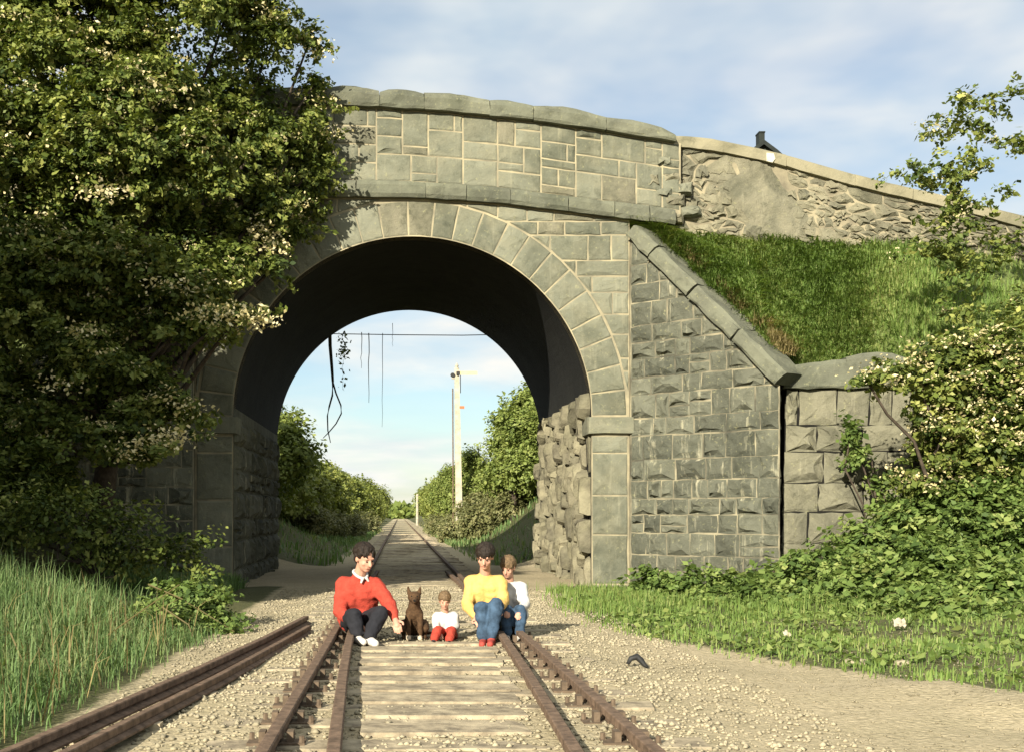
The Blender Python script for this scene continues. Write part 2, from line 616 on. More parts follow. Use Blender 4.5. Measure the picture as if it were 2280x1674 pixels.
def snecked(u0, u1, v0, v1, cw, ch, wr, hr):
    """Pack a rectangle with squared stones of uneven width and height, the way snecked rubble is laid."""
    nu, nv = max(1, round((u1 - u0) / cw)), max(1, round((v1 - v0) / ch))
    cw, ch = (u1 - u0) / nu, (v1 - v0) / nv
    occ = [[False] * nu for _ in range(nv)]
    out = []
    for r in range(nv):
        for c in range(nu):
            if occ[r][c]:
                continue
            w, h = rng.choice(wr), rng.choice(hr)
            k = 0
            while k < w and c + k < nu and not occ[r][c + k]:
                k += 1
            w = k
            h = min(h, nv - r)
            if nv - r - h == 1 and rng.random() < 0.7:
                h += 1
            ok = 1
            while ok < h and not any(occ[r + ok][c + q] for q in range(w)):
                ok += 1
            h = ok
            for a in range(h):
                for b in range(w):
                    occ[r + a][c + b] = True
            x0, y0 = u0 + c * cw, v0 + r * ch
            out.append([(x0, y0), (x0 + w * cw, y0), (x0 + w * cw, y0 + h * ch), (x0, y0 + h * ch)])
    return out


def coursed(u0, u1, v0, v1, hs, ws, sk=0.0):
    """Level courses of squared stones."""
    out = []
    v = v0
    while v < v1 - 0.08:
        h = rng.uniform(*hs)
        if v1 - (v + h) < hs[0] * 0.6:
            h = v1 - v
        u = u0
        while u < u1 - 0.06:
            w = rng.uniform(*ws)
            if u1 - (u + w) < ws[0] * 0.6:
                w = u1 - u
            a, b = v + rng.uniform(-sk, sk), v + h + rng.uniform(-sk, sk)
            if rng.random() < 0.14 and h > 0.3:
                mid = v + h * rng.uniform(0.4, 0.6)
                out.append([(u, v), (u + w, v), (u + w, mid), (u, mid)])
                out.append([(u, mid), (u + w, mid), (u + w, v + h), (u, v + h)])
            else:
                out.append([(u, v), (u + w, v), (u + w, v + h), (u, v + h)])
            u += w
        v += h
    return out


def voronoi(u0, u1, v0, v1, n, stretch=1.6, relax=2):
    pts = [(rng.uniform(u0, u1), rng.uniform(v0, v1)) for _ in range(n)]
    for it in range(relax + 1):
        cells = []
        for i, p in enumerate(pts):
            poly = [(u0, v0), (u1, v0), (u1, v1), (u0, v1)]
            for j, q in enumerate(pts):
                if i == j:
                    continue
                dx, dy = p[0] - q[0], (p[1] - q[1]) * stretch * stretch
                mx, my = (p[0] + q[0]) / 2, (p[1] + q[1]) / 2
                poly = clip_half(poly, dx, dy, dx * mx + dy * my)
                if len(poly) < 3:
                    break
            cells.append(poly)
        if it < relax:
            pts = [centroid(c) if len(c) >= 3 else p for c, p in zip(cells, pts)]
    return [c for c in cells if len(c) >= 3]


def slab_run(name, stations, prof, mat, parent, joint=0.006, sub=5, amp=0.012, hump=0.0):
    """One long coping stone: a cross-section prof(s) -> list of world points at each station along its length."""
    a, b = stations
    vs, fs = [], []
    L_ = sub + 1
    m = None
    for i in range(L_):
        s = a + joint + (b - a - 2 * joint) * i / sub
        ring = [Vector(q) for q in prof(s, i / sub)]
        m = len(ring)
        for q in ring:
            vs.append(q + Vector((rng.uniform(-amp, amp), rng.uniform(-amp, amp), rng.uniform(-amp, amp))) * 0.5)
    for i in range(L_ - 1):
        for k in range(m):
            k2 = (k + 1) % m
            fs.append((i * m + k, i * m + k2, (i + 1) * m + k2, (i + 1) * m + k))
    fs.append(tuple(reversed(range(m))))
    fs.append(tuple((L_ - 1) * m + k for k in range(m)))
    return part(name, vs, fs, mat, parent)


# ------------------------------------------------------------------ the bridge
S = D / FPX
ACX, ACZ, AR, ARO = (918 - VX) * S, EYE + (VY - 926) * S, 399 * S, 478 * S
XL, XR = -3.55, 3.98          # outer edges of the bridge's face


def px_curve(pts):
    return interp([(p[0] - VX) * S for p in pts], [EYE + (VY - p[1]) * S for p in pts])


cop_bot = px_curve([(-200, 340), (100, 290), (350, 258), (560, 242), (709, 238), (861, 245), (1013, 256), (1216, 278), (1368, 301), (1500, 322)])
cop_top = px_curve([(-200, 300), (100, 250), (350, 218), (560, 202), (709, 198), (770, 193), (861, 202), (1013, 211), (1115, 226), (1267, 243), (1368, 264), (1470, 287), (1500, 298)])
str_bot = px_curve([(-200, 545), (100, 495), (350, 462), (560, 446), (755, 442), (912, 443), (1115, 456), (1317, 481), (1419, 494), (1520, 506)])
str_top = px_curve([(-200, 508), (100, 458), (350, 424), (560, 407), (770, 403), (912, 406), (1115, 420), (1317, 446), (1449, 461), (1520, 472)])

bridge = thing('railway_bridge', 'grey stone arched railway bridge with a humped parapet over the track', 'bridge', (ACX, D, BASE))


def arch_z(x):
    d = AR * AR - (x - ACX) ** 2
    return ACZ + math.sqrt(d) if d > 0 else BASE - 0.3


def strip_wall(xs, zlo, zhi, y, flip=False):
    vs, fs = [], []
    for x in xs:
        vs += [(x, y, zlo(x)), (x, y, zhi(x))]
    for i in range(len(xs) - 1):
        q = (2 * i, 2 * i + 2, 2 * i + 3, 2 * i + 1)
        fs.append(q[::-1] if flip else q)
    return vs, fs


th = [math.pi * k / 64 for k in range(65)]
arch_xs = [ACX + AR * math.cos(t) for t in reversed(th)]
face_xs = [XL, ACX - AR - 0.001] + arch_xs + [ACX + AR + 0.001, XR]
MY = D + 0.0                  # mortar plane of the face
# backing walls of face and rear, with the opening, up to the underside of the copings
spandrel = part('spandrel', *strip_wall(face_xs, arch_z, lambda x: str_bot(x) + 0.02, MY), M['mortar'], bridge)
par_xs = [-8.6 + 0.25 * i for i in range(54)] + [4.86]
pv = strip_wall(par_xs, lambda x: str_top(x) - 0.2, lambda x: cop_bot(x) + 0.01, MY - 0.03)
pb = strip_wall(par_xs, lambda x: str_top(x) - 0.6, lambda x: cop_bot(x) + 0.01, MY + 0.42, True)
parapet = part('parapet', *join_vf(pv, pb, ([(4.86, MY - 0.03, str_top(4.86) - 0.2), (4.86, MY + 0.42, str_top(4.86) - 0.2), (4.86, MY + 0.42, cop_bot(4.86)), (4.86, MY - 0.03, cop_bot(4.86))], [(0, 1, 2, 3)])), M['mortar'], bridge)
rear = part('face_wall', *join_vf(strip_wall([-8.0] + face_xs + [10.0], arch_z, lambda x: cop_top(min(4.8, x)) - max(0, x - 4.8) * 0.12, DB, True),
                                  strip_wall([-8.0] + face_xs + [10.0], lambda x: str_top(x) - 0.5, lambda x: cop_top(min(4.8, x)) - max(0, x - 4.8) * 0.12, DB - 0.45)), M['rockface'], bridge)
# vault and abutments: the extruded outline of the opening
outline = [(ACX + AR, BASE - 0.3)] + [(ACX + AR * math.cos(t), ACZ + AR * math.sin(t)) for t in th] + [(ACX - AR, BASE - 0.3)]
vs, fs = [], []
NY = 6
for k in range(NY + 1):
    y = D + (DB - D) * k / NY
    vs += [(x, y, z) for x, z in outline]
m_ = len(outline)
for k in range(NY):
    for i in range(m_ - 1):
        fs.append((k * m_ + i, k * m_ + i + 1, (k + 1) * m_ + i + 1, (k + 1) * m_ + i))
vault = part('vault', vs, fs, M['vault_shade'], bridge)


def face_P(y):
    return lambda u, v, d: Vector((u, y - d, v))


# arch ring
ring_bed = part('arch_ring', *(lambda: (
    [(ACX + r * math.cos(t), MY - 0.004, ACZ + r * math.sin(t)) for t in th for r in (AR, ARO)] + [(ACX + AR * math.cos(t), MY + 0.3, ACZ + AR * math.sin(t)) for t in th],
    [(2 * i, 2 * i + 1, 2 * i + 3, 2 * i + 2) for i in range(64)] + [(130 + i, 2 * i, 2 * i + 2, 131 + i) for i in range(64)]))(), M['mortar'], bridge)
NV = 25
rm = (AR + ARO) / 2
angs = [0.0]
for k in range(NV):
    angs.append(angs[-1] + rng.uniform(0.88, 1.12))
angs = [a / angs[-1] * math.pi for a in angs]


def ring_P(u, v, d):
    t = u / rm
    return Vector((ACX + v * math.cos(t), MY - d, ACZ + v * math.sin(t)))


for k in range(NV):
    a, b = angs[k] * rm, angs[k + 1] * rm
    mid = (angs[k] + angs[k + 1]) / 2
    worn = 1.47 < mid < 1.70
    stone('voussoir', [(a, AR + 0.005), (b, AR + 0.005), (b, ARO), (a, ARO)][::1], ring_P, M['cement'] if worn else M['ashlar'], ring_bed,
          gap=0.013, proud=0.016 if not worn else 0.012, bulge=0.014, jit=0.005, back=0.2, seg=0.32)

# parapet stones
def par_P(u, v, d):
    z0, z1 = str_top(u), cop_bot(u)
    return Vector((u, MY - 0.03 - d, z0 + v * (z1 - z0)))


def sc_par(poly):
    return poly


PH = 1.2


def parU(u, v, d):
    return par_P(u, v / PH, d)


for poly in snecked(-4.6, 4.84, 0.0, PH, 0.15, 0.15, [2, 3, 3, 3, 4, 4, 5], [1, 2, 2, 2, 2, 3]):
    r = rng.random()
    stone('stone', poly, parU, M['ashlar'] if r > 0.12 else (M['cement'] if r > 0.05 else M['rubble']), parapet, gap=0.013, proud=0.012,
          bulge=0.011 if rng.random() > 0.1 else 0.05, jit=0.006)

# spandrel stones on both sides of the ring
for side in (1, -1):
    if side == 1:
        x0, x1 = 0.6, XR - 0.01
    else:
        x0, x1 = XL + 0.01, -0.2
    z0, z1 = ACZ + 0.02, 6.6
    for poly in coursed(x0, x1, z0, z1, (0.2, 0.46), (0.35, 0.95)):
        c = centroid(poly)
        dx, dz = c[0] - ACX, c[1] - ACZ
        l = math.hypot(dx, dz)
        far_ = max(math.hypot(q[0] - ACX, q[1] - ACZ) for q in poly)
        if far_ < ARO + 0.06:
            continue
        if side == 1:
            poly = [q for q in poly]
        fp = max(poly, key=lambda q: math.hypot(q[0] - ACX, q[1] - ACZ))
        if l < ARO:
            dx, dz = (c[0] + fp[0]) / 2 - ACX, (c[1] + fp[1]) / 2 - ACZ
            l = math.hypot(dx, dz)
        poly = clip_half(poly, dx / l, dz / l, (dx * ACX + dz * ACZ) / l + ARO + 0.008)
        if len(poly) < 3:
            continue
        cu = centroid(poly)[0]
        sl = (str_bot(cu + 0.1) - str_bot(cu - 0.1)) / 0.2
        poly = clip_half(poly, sl, -1.0, sl * cu - str_bot(cu) + 0.01)
        if len(poly) < 3:
            continue
        stone('stone', poly, face_P(MY), M['ashlar'] if rng.random() > 0.15 else M['cement'], spandrel, gap=0.013, proud=0.012, bulge=0.016, jit=0.008)

# piers under the springing, with impost stones
for sx in (1, -1):
    xa, xb = (ACX + AR + 0.003, XR - 0.03) if sx == 1 else (XL + 0.03, ACX - AR - 0.003)
    pier = part('pier', *join_vf(strip_wall([xa - (0 if sx == 1 else 0), xb], lambda x: BASE - 0.2, lambda x: ACZ + 0.02, MY - 0.012)), M['mortar'], bridge)
    z = ACZ - 0.34
    first = True
    while z > BASE - 0.2:
        h = 0.3 if first else rng.uniform(0.62, 0.86)
        first = False
        zl = max(BASE - 0.2, z - h)
        stone('stone', [(xa, zl), (xb, zl), (xb, z), (xa, z)], face_P(MY - 0.012), M['ashlar'], pier, gap=0.014, proud=0.012, bulge=0.018, jit=0.006, seg=0.4)
        z = zl
    ia, ib = (xa - 0.08, xb + 0.10) if sx == 1 else (xa - 0.10, xb + 0.08)
    stone('impost', [(ia, ACZ - 0.31), (ib, ACZ - 0.31), (ib, ACZ - 0.015), (ia, ACZ - 0.015)], face_P(MY - 0.012), M['ashlar'], pier, gap=0.003, proud=0.085, bulge=0.012, jit=0.003, back=0.6, edge=0.012)

# string course slabs
xs_ = [-7.8, -6.7, -5.7, -4.6, -3.6, -2.5, -1.5, -0.75, 0.45, 1.15, 1.9, 2.9, 3.7, 4.3, 4.75]
string = part('string_course', *strip_wall([-7.9, -4, 0, 2, 4.7], lambda x: str_bot(x) + 0.05, lambda x: str_top(x) - 0.03, MY - 0.05), M['mortar'], bridge)
for a, b in zip(xs_[:-1], xs_[1:]):
    def prof(s, t):
        zb, zt = str_bot(s), str_top(s) - 0.005
        y = MY
        return [(s, y + 0.06, zb + 0.01), (s, y - 0.13, zb), (s, y - 0.165, zb + 0.06), (s, y - 0.17, zt - 0.09), (s, y - 0.14, zt - 0.02), (s, y - 0.05, zt + 0.01), (s, y + 0.06, zt)]
    slab_run('slab', (a, b), prof, M['coping'], string, 0.004, 4, 0.018)
# coping slabs
xs_ = [-8.4, -7.2, -6.1, -4.9, -3.6, -2.6, -1.41, -0.35, 0.42, 1.55, 2.3, 3.55, 4.74]
coping = part('parapet_coping', *strip_wall([-8.3, -4, 0, 2, 4.65], lambda x: cop_bot(x) + 0.04, lambda x: cop_top(x) - 0.1, MY - 0.05), M['mortar'], bridge)
for a, b in zip(xs_[:-1], xs_[1:]):
    hp = rng.uniform(0.02, 0.07)

    def prof(s, t):
        zb, zt = cop_bot(s), cop_top(s) + hp * (math.sin(math.pi * t) - 0.4)
        y = MY
        f = -0.19
        return [(s, y + 0.5, zb), (s, y + f + 0.02, zb + 0.0), (s, y + f, zb + 0.04), (s, y + f - 0.01, zb + (zt - zb) * 0.55), (s, y + f + 0.06, zb + (zt - zb) * 0.84), (s, y + f + 0.2, zt), (s, y + 0.2, zt + 0.02), (s, y + 0.5, zt - 0.08)]
    slab_run('slab', (a, b), prof, M['coping'], coping, 0.003, 5, 0.022)

# abutment walls inside the opening: very rough quarry-faced stone
for sx in (1, -1):
    xw = ACX + sx * AR
    ab = part('abutment_wall', [(xw - sx * 0.004, D + 0.02, BASE - 0.2), (xw - sx * 0.004, DB - 0.02, BASE - 0.2), (xw - sx * 0.004, DB - 0.02, ACZ + 0.5), (xw - sx * 0.004, D + 0.02, ACZ + 0.5)], [(0, 1, 2, 3)], M['joint'] if sx == 1 else M['rockface'], bridge)  # right backing near-black, shade between the stones put into its colour

    def P(u, v, d, sx=sx, xw=xw):
        return Vector((xw - sx * (d + 0.004), u, v))
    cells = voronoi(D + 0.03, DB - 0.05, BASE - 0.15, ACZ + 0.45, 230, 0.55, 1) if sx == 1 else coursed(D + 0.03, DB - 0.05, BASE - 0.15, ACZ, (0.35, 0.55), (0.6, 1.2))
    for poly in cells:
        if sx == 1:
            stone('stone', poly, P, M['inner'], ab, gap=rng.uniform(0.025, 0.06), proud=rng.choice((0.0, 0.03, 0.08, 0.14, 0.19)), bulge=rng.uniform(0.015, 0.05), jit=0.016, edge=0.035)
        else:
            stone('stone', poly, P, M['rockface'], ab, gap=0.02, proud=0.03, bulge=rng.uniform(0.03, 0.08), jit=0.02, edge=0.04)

# ------------------------------------------------------------------ wing walls
A_ = Vector((3.985, 20.98, 5.90))
B_ = Vector((5.97, 19.05, 3.12))


def make_wing(sx, label):
    """Sloping wing wall; sx = -1 builds the wall on the other side of the arch."""
    def mir(v):
        return v if sx == 1 else Vector((XL + XR - v.x, v.y, v.z))
    d = Vector((B_.x - A_.x, B_.y - A_.y, 0))
    ln = d.length
    d /= ln
    nf = Vector((d.y, -d.x, 0))        # out of the wall, towards the camera
    if nf.y > 0:
        nf = -nf

    def P(u, v, dep):
        lean = 0.0
        q = Vector((A_.x, A_.y, 0)) + d * u + nf * dep
        return mir(Vector((q.x, q.y, v)))

    def ztop(u):
        return A_.z + (B_.z - A_.z) * u / ln
    w = thing('wing_wall', label, 'wall', mir(Vector((5.0, 20.0, 0))))
    zb = BASE - 0.4
    vs = [P(0, zb, 0), P(ln, zb, 0), P(ln, ztop(ln), 0), P(0, ztop(0), 0), P(0, zb, -0.5), P(ln, zb, -0.5), P(ln, ztop(ln), -0.5), P(0, ztop(0), -0.5)]
    vs[5], vs[6] = vs[1] + Vector((0, 0.5, 0)), vs[2] + Vector((0, 0.5, 0))
    fs = [(0, 1, 2, 3), (1, 5, 6, 2), (5, 4, 7, 6), (3, 2, 6, 7), (4, 0, 3, 7)]
    core = part('mortar_core', vs, fs, M['mortar_dim'], w)
    slope = (B_.z - A_.z) / ln
    for poly in coursed(0.02, ln - 0.01, zb, A_.z, (0.24, 0.42), (0.24, 0.62)):
        poly = clip_half(poly, slope, -1, -(A_.z - 0.03))
        if len(poly) < 3:
            continue
        rk = rng.random()
        stone('stone', poly, P, M['rockface'], core, gap=0.009, proud=0.01, bulge=rng.uniform(0.015, 0.045) if rk > 0.4 else rng.uniform(0.06, 0.12), jit=0.012, edge=0.03)
    # coping slabs down the slope
    cs = [0.0, 0.16, 0.43, 0.72, 1.0]
    al = Vector((B_.x - A_.x, B_.y - A_.y, B_.z - A_.z))
    per = al.normalized().cross(nf).normalized()
    if per.z < 0:
        per = -per
    for a, b in zip(cs[:-1], cs[1:]):
        ext = rng.uniform(-0.05, 0.08)

        def prof(s, t):
            q = A_ + al * s
            hb = 0.05 * math.sin(t * math.pi * 1.0) + ext
            return [mir(q + nf * o + per * h) for o, h in ((0.13, 0.0), (0.15, 0.05), (0.14, 0.2), (0.09, 0.245), (-0.2, 0.25), (-0.44 - hb, 0.26 + hb * 0.6), (-0.52 - hb, 0.1), (-0.45, 0.0))]
        slab_run('coping_slab', (a, b), prof, M['coping'], w, 0.004, 5, 0.03)
    return w, mir, P


wing_r, _, wing_P = make_wing(1, 'right hand splayed wing wall of dark rough stone with sloping slab coping')
wing_l, _, _ = make_wing(-1, 'shaded wing wall of dark stone behind the left hawthorn tree')

# ------------------------------------------------------------------ end pillar of the wing wall
pillar = thing('stone_pillar', 'broad stone end pillar with a thick coping, right of the dark gap', 'pillar', (6.9, 18.7, 0.2))
pd = Vector((1.76, -0.16, 0)).normalized()
pn = Vector((pd.y, -pd.x, 0))
if pn.y > 0:
    pn = -pn
PW, PT = 1.97, 3.10


def pil_P(u, v, dep):
    q = Vector((6.195 + (v - PT) * 0.035, 19.42, 0)) + pd * u + pn * dep
    return Vector((q.x, q.y, v))


vs = [pil_P(0, -0.3, 0), pil_P(PW, -0.3, 0), pil_P(PW, PT, 0), pil_P(0, PT, 0), pil_P(0, -0.3, -0.75), pil_P(PW, -0.3, -0.75), pil_P(PW, PT, -0.75), pil_P(0, PT, -0.75)]
pcore = part('mortar_core', vs, [(0, 1, 2, 3), (1, 5, 6, 2), (5, 4, 7, 6), (3, 2, 6, 7), (4, 0, 3, 7)], M['joint'], pillar)  # core coloured near-black so the gap beside it looks shaded
v = -0.3
for h, cuts in ((0.5, [0.5, 1.1]), (0.44, [0.62, 1.3]), (0.5, [0.4, 0.95, 1.5]), (0.46, [0.55, 1.25]), (0.5, [0.62, 1.1, 1.6]), (0.42, [0.5, 1.2]), (0.6, [0.2, 0.8, 1.3, 1.65])):
    us = [0.0] + cuts + [PW]
    h = min(h, PT - v)
    for a, b in zip(us[:-1], us[1:]):
        stone('stone', [(a, v), (b, v), (b, v + h), (a, v + h)], pil_P, M['pillar'], pcore, gap=0.01, proud=0.014, bulge=rng.uniform(0.02, 0.10), jit=0.018, edge=0.035, seg=0.2)
    v += h


def pil_cop(a, b, top0, top1, hump):
    def prof(s, t):
        zt = top0 + (top1 - top0) * t + hump * math.sin(math.pi * t)
        return [pil_P(s, 0, o) * 1 + Vector((0, 0, z - 0)) for o, z in ((0.11, PT), (0.14, PT + 0.05), (0.13, zt - 0.08), (0.05, zt - 0.01), (-0.3, zt + 0.02), (-0.7, zt), (-0.75, PT))]
    return prof


for a, b, t0, t1, hp in ((-0.12, 0.86, PT + 0.36, PT + 0.46, 0.03), (0.86, 2.06, PT + 0.5, PT + 0.38, 0.13)):
    off = Vector((PT * 0.05, 0, 0))
    pr = pil_cop(a, b, t0, t1, hp)
    slab_run('coping_slab', (a, b), lambda s, t: [q + off for q in pr(s, t)], M['coping'], pillar, 0.004, 5, 0.03)

# ------------------------------------------------------------------ rubble approach wall
def wall_top(x):
    return px_rub(x)


px_rub = interp([(p - VX) * 21.2 / FPX for p in (1480, 1520, 1580, 1722, 1824, 1925, 2118, 2400, 3000)], [EYE + (VY - q) * 21.2 / FPX for q in (309, 310, 316, 345, 375, 402, 447, 520, 700)])
px_rubb = interp([(p - VX) * 21.2 / FPX for p in (1480, 1520, 1824, 2030, 2200, 2400, 3000)], [EYE + (VY - q) * 21.2 / FPX for q in (525, 525, 535, 545, 560, 600, 790)])
RX0, RX1 = 4.55, 13.5
RY = 21.12
rub = thing('rubble_wall', 'rough rubble approach wall with pale cement capping above the grass bank', 'wall', (9.0, RY, 5.8))
rx = [RX0 + (RX1 - RX0) * i / 40 for i in range(41)]
rcore = part('mortar_core', *join_vf(strip_wall(rx, lambda x: px_rubb(x) - 0.5, lambda x: wall_top(x) - 0.12, RY), strip_wall(rx, lambda x: px_rubb(x) - 0.5, lambda x: wall_top(x) - 0.12, RY + 0.4, True)), M['pointing'], rub)


def rub_P(u, v, dep):
    z0, z1 = px_rubb(u) - 0.15, wall_top(u) - 0.2
    return Vector((u, RY - dep, z0 + v / 1.4 * (z1 - z0)))


cem_c = [(5.75, 0.55), (6.6, 0.0), (8.0, 0.0), (8.05, 0.6), (7.5, 1.36), (6.3, 1.36)]


def in_cement(c):
    return (5.7 < c[0] < 6.8) and (c[0] - 5.7) * 1.1 > (0.9 - c[1]) and c[1] > 0.12


for poly in voronoi(RX0 + 0.02, 11.6, 0.0, 1.4, 260, 1.7, 0):
    c = centroid(poly)
    if in_cement(c):
        continue
    pale = c[0] > 8.2
    stone('stone', poly, rub_P, M['rubble'], rcore, gap=rng.uniform(0.004, 0.022), proud=rng.uniform(0.0, 0.03), bulge=rng.uniform(0.02, 0.06), jit=0.03, edge=0.03, back=0.1)
# smooth patch of cement render
vs, fs = [], []
gu, gv = 26, 12
for j in range(gv + 1):
    for i in range(gu + 1):
        u, v_ = i / gu, j / gv
        lft = 5.55 + max(0, 0.55 - v_) * 1.3
        rgt = 6.8 + 0.35 * math.sin(v_ * 4 + 0.5)
        x = lft + (rgt - lft) * u + 0.06 * mnoise.noise((u * 4, v_ * 9, 3)) * (1 if i in (0, gu) else 0.3)
        dep = 0.03 + 0.06 * mnoise.noise((u * 5, v_ * 3, 1)) + 0.02 * mnoise.noise((u * 17, v_ * 8, 5))
        edge_ = min(u * 6, (1 - u) * 6, 1)
        vs.append(rub_P(x, 0.08 + v_ * 1.3, dep * edge_ + 0.006))
for j in range(gv):
    for i in range(gu):
        a = j * (gu + 1) + i
        fs.append((a, a + 1, a + gu + 2, a + gu + 1))
part('cement_render', vs, fs, M['cement'], rub, True)
# capping slabs
cs = [4.62, 5.6, 6.7, 7.9, 8.9, 10.0, 11.2, 12.4, 13.4]
for a, b in zip(cs[:-1], cs[1:]):
    def prof(s, t):
        zt = wall_top(s)
        return [(s, RY - 0.10, zt - 0.2), (s, RY - 0.115, zt - 0.03), (s, RY - 0.07, zt), (s, RY + 0.46, zt + 0.01), (s, RY + 0.47, zt - 0.2)]
    slab_run('capping_slab', (a, b), prof, M['capping'], rub, 0.002, 5, 0.012)
q = at(1716, 352, RY - 0.12)
wp = part('paint_patch', [(q.x - 0.075, RY - 0.128, q.z + 0.085), (q.x + 0.05, RY - 0.128, q.z + 0.075), (q.x + 0.075, RY - 0.128, q.z - 0.02), (q.x + 0.03, RY - 0.128, q.z - 0.085), (q.x - 0.07, RY - 0.128, q.z - 0.06),
                         (q.x - 0.075, RY - 0.10, q.z + 0.085), (q.x + 0.05, RY - 0.10, q.z + 0.075), (q.x + 0.075, RY - 0.10, q.z - 0.02), (q.x + 0.03, RY - 0.10, q.z - 0.085), (q.x - 0.07, RY - 0.10, q.z - 0.06)],
          [(0, 1, 2, 3, 4)] + [(i, i + 5, (i + 1) % 5 + 5, (i + 1) % 5) for i in range(5)], M['white'], rub)
wp['label'] = 'bright white patch on the pale capping'
# broken stones where the parapet meets the rubble wall
for k, (px, py, w, h) in enumerate(((1480, 360, 40, 26), (1495, 395, 44, 24), (1478, 430, 46, 20), (1502, 447, 50, 30), (1470, 470, 40, 20), (1500, 486, 46, 22), (1525, 420, 36, 26), (1455, 402, 30, 34), (1540, 470, 44, 24))):
    c = at(px, py, 20.98)
    hw, hh = w * S / 2, h * S / 2
    stone('broken_stone', [(c.x - hw, c.z - hh), (c.x + hw, c.z - hh * 0.9), (c.x + hw * 0.9, c.z + hh), (c.x - hw, c.z + hh * 0.8)], face_P(21.02), M['rubble'] if k % 2 else M['ashlar'], rcore, gap=0.0, proud=0.05, bulge=0.07, jit=0.02, back=0.2, edge=0.03)

# ------------------------------------------------------------------ embankments behind the walls
def road_z(x):
    return px_rubb(max(4.7, x)) + 0.1 if x > 0 else 6.2 - 0.06 * max(0, -x - 4)


ln2 = B_.x - A_.x
vs, fs = [], []
bx = [4.05 + 0.16 * i for i in range(25)] + [8.1, 8.5, 9, 10, 12, 15, 20, 30, 45]
TT = 18
for x in bx:
    zt = px_rubb(x) if x < 13 else px_rubb(13) - (x - 13) * 0.12
    zt = max(zt, 1.5)
    if x < B_.x + 0.05:
        t_ = (x - A_.x) / ln2
        by, bz = A_.y + (B_.y - A_.y) * t_ + 0.32, A_.z + (B_.z - A_.z) * t_ + 0.33
    elif x < 7.95:
        by, bz = 20.0, 3.42
    else:
        f = min(1, (x - 7.95) / 0.8)
        by, bz = 20.0 - 4.0 * f, 3.42 + (0.6 - 3.42) * f
        bz = max(bz, float(ground_z(x, by)) - 0.1)
    by = min(by, RY + 0.02)
    for k in range(TT + 1):
        t = k / TT
        y = RY + 0.05 + (by - RY - 0.05) * t
        sag = 0.16 * math.sin(math.pi * t)
        z = zt + (bz - zt) * t + sag + 0.05 * mnoise.noise((x * 1.3, y * 1.3, 0)) * math.sin(math.pi * t)
        vs.append((x, y, z))
for i in range(len(bx) - 1):
    for k in range(TT):
        a = i * (TT + 1) + k
        fs.append((a, a + 1, a + TT + 2, a + TT + 1))
bank = part('grass_bank', vs, fs, M['earth'], None, True, (0, 0, 0))
tag(bank, 'steep earth bank under the rubble wall', None, None, 'structure')
BANKV, BANKX = vs, bx
# road and fill over the bridge
road_vs, road_fs = [], []
rxs = [-45, -30, -20, -12, -8, -5, -3, -1, 1, 3, 4.7, 6, 8, 10, 13, 20, 30, 45]
for x in rxs:
    z = (str_top(x) - 0.25) if -8 < x < 4.8 else (px_rubb(min(x, 13)) - 0.1 - max(0, x - 13) * 0.12 if x > 0 else max(0.4, str_top(-8) - 0.25 - (-8 - x) * 0.17))
    z = max(z, 1.0)
    road_vs += [(x, D + 0.35, z), (x, DB - 0.4, z)]
for i in range(len(rxs) - 1):
    road_fs.append((2 * i, 2 * i + 2, 2 * i + 3, 2 * i + 1))
road = part('road', road_vs, road_fs, M['ground'], None, True, (0, 0, 0))
tag(road, 'road over the bridge between the parapets', None, None, 'structure')
for nm, sx in (('road_embankment', 1), ('road_embankment', -1)):
    vs, fs = [], []
    xs2 = [4.0, 5, 6, 7, 9, 11, 14, 20, 30, 45]
    for x in xs2:
        xx = x if sx == 1 else -x + 0.4
        zt = (px_rubb(min(x, 13)) - 0.1 - max(0, x - 13) * 0.12) if sx == 1 else max(1.0, str_top(max(-8, xx)) - 0.3 - max(0, x - 8) * 0.17)
        zt = max(zt, 1.0)
        yb = 29.2 if x < 7 else (37 if sx == 1 else 31)
        for t in range(7):
            f = t / 6
            y = DB - 0.3 + (yb - DB + 0.3) * (0.0 if t == 0 else (0.75 if t == 1 else 0.75 + 0.25 * (t - 1) / 5))
            if t > 1:
                y += (t - 1) / 5 * 4.5
            zz = zt if t <= 1 else zt + (float(ground_z(xx, y)) - 0.3 - zt) * (t - 1) / 5
            vs.append((xx, y, zz))
    for i in range(len(xs2) - 1):
        for t in range(6):
            a = i * 7 + t
            fs.append((a, a + 1, a + 8, a + 7))
    b2 = part(nm, vs, fs, M['earth'], None, True, (0, 0, 0))
    tag(b2, 'embankment carrying the road behind the bridge', None, None, 'structure')
# near left embankment, behind the wing wall and the tree
vs, fs = [], []
xs2 = [XL - 0.03, -4.2, -5, -5.7, -6.5, -8, -11, -16, -25, -45]
for x in xs2:
    zt = max(1.2, str_bot(max(-8, x)) - 0.1 - max(0, -x - 8) * 0.17)
    t_ = min(1.0, (XL - x) / ln2)
    by, bz = A_.y + (B_.y - A_.y) * t_ + 0.3, A_.z + (B_.z - A_.z) * t_ + 0.1
    if x < -6.0:
        by, bz = 17.5, float(ground_z(x, 17.5)) - 0.2
    for t in range(9):
        f = t / 8
        vs.append((x, 21.3 + (min(by, 21.28) - 21.3) * f, zt + (bz - zt) * f))
for i in range(len(xs2) - 1):
    for t in range(8):
        a = i * 9 + t
        fs.append((a, a + 1, a + 10, a + 9))
lb = part('earth_bank', vs, fs, M['earth'], None, True, (0, 0, 0))
tag(lb, 'shaded earth bank under the left hawthorn', None, None, 'structure')

# ------------------------------------------------------------------ railway track
track = thing('railway_track', 'rusty rails on weathered sleepers running straight through the arch', 'railway track', (XC, 12, 0))
RL, RR = -0.61, 1.11


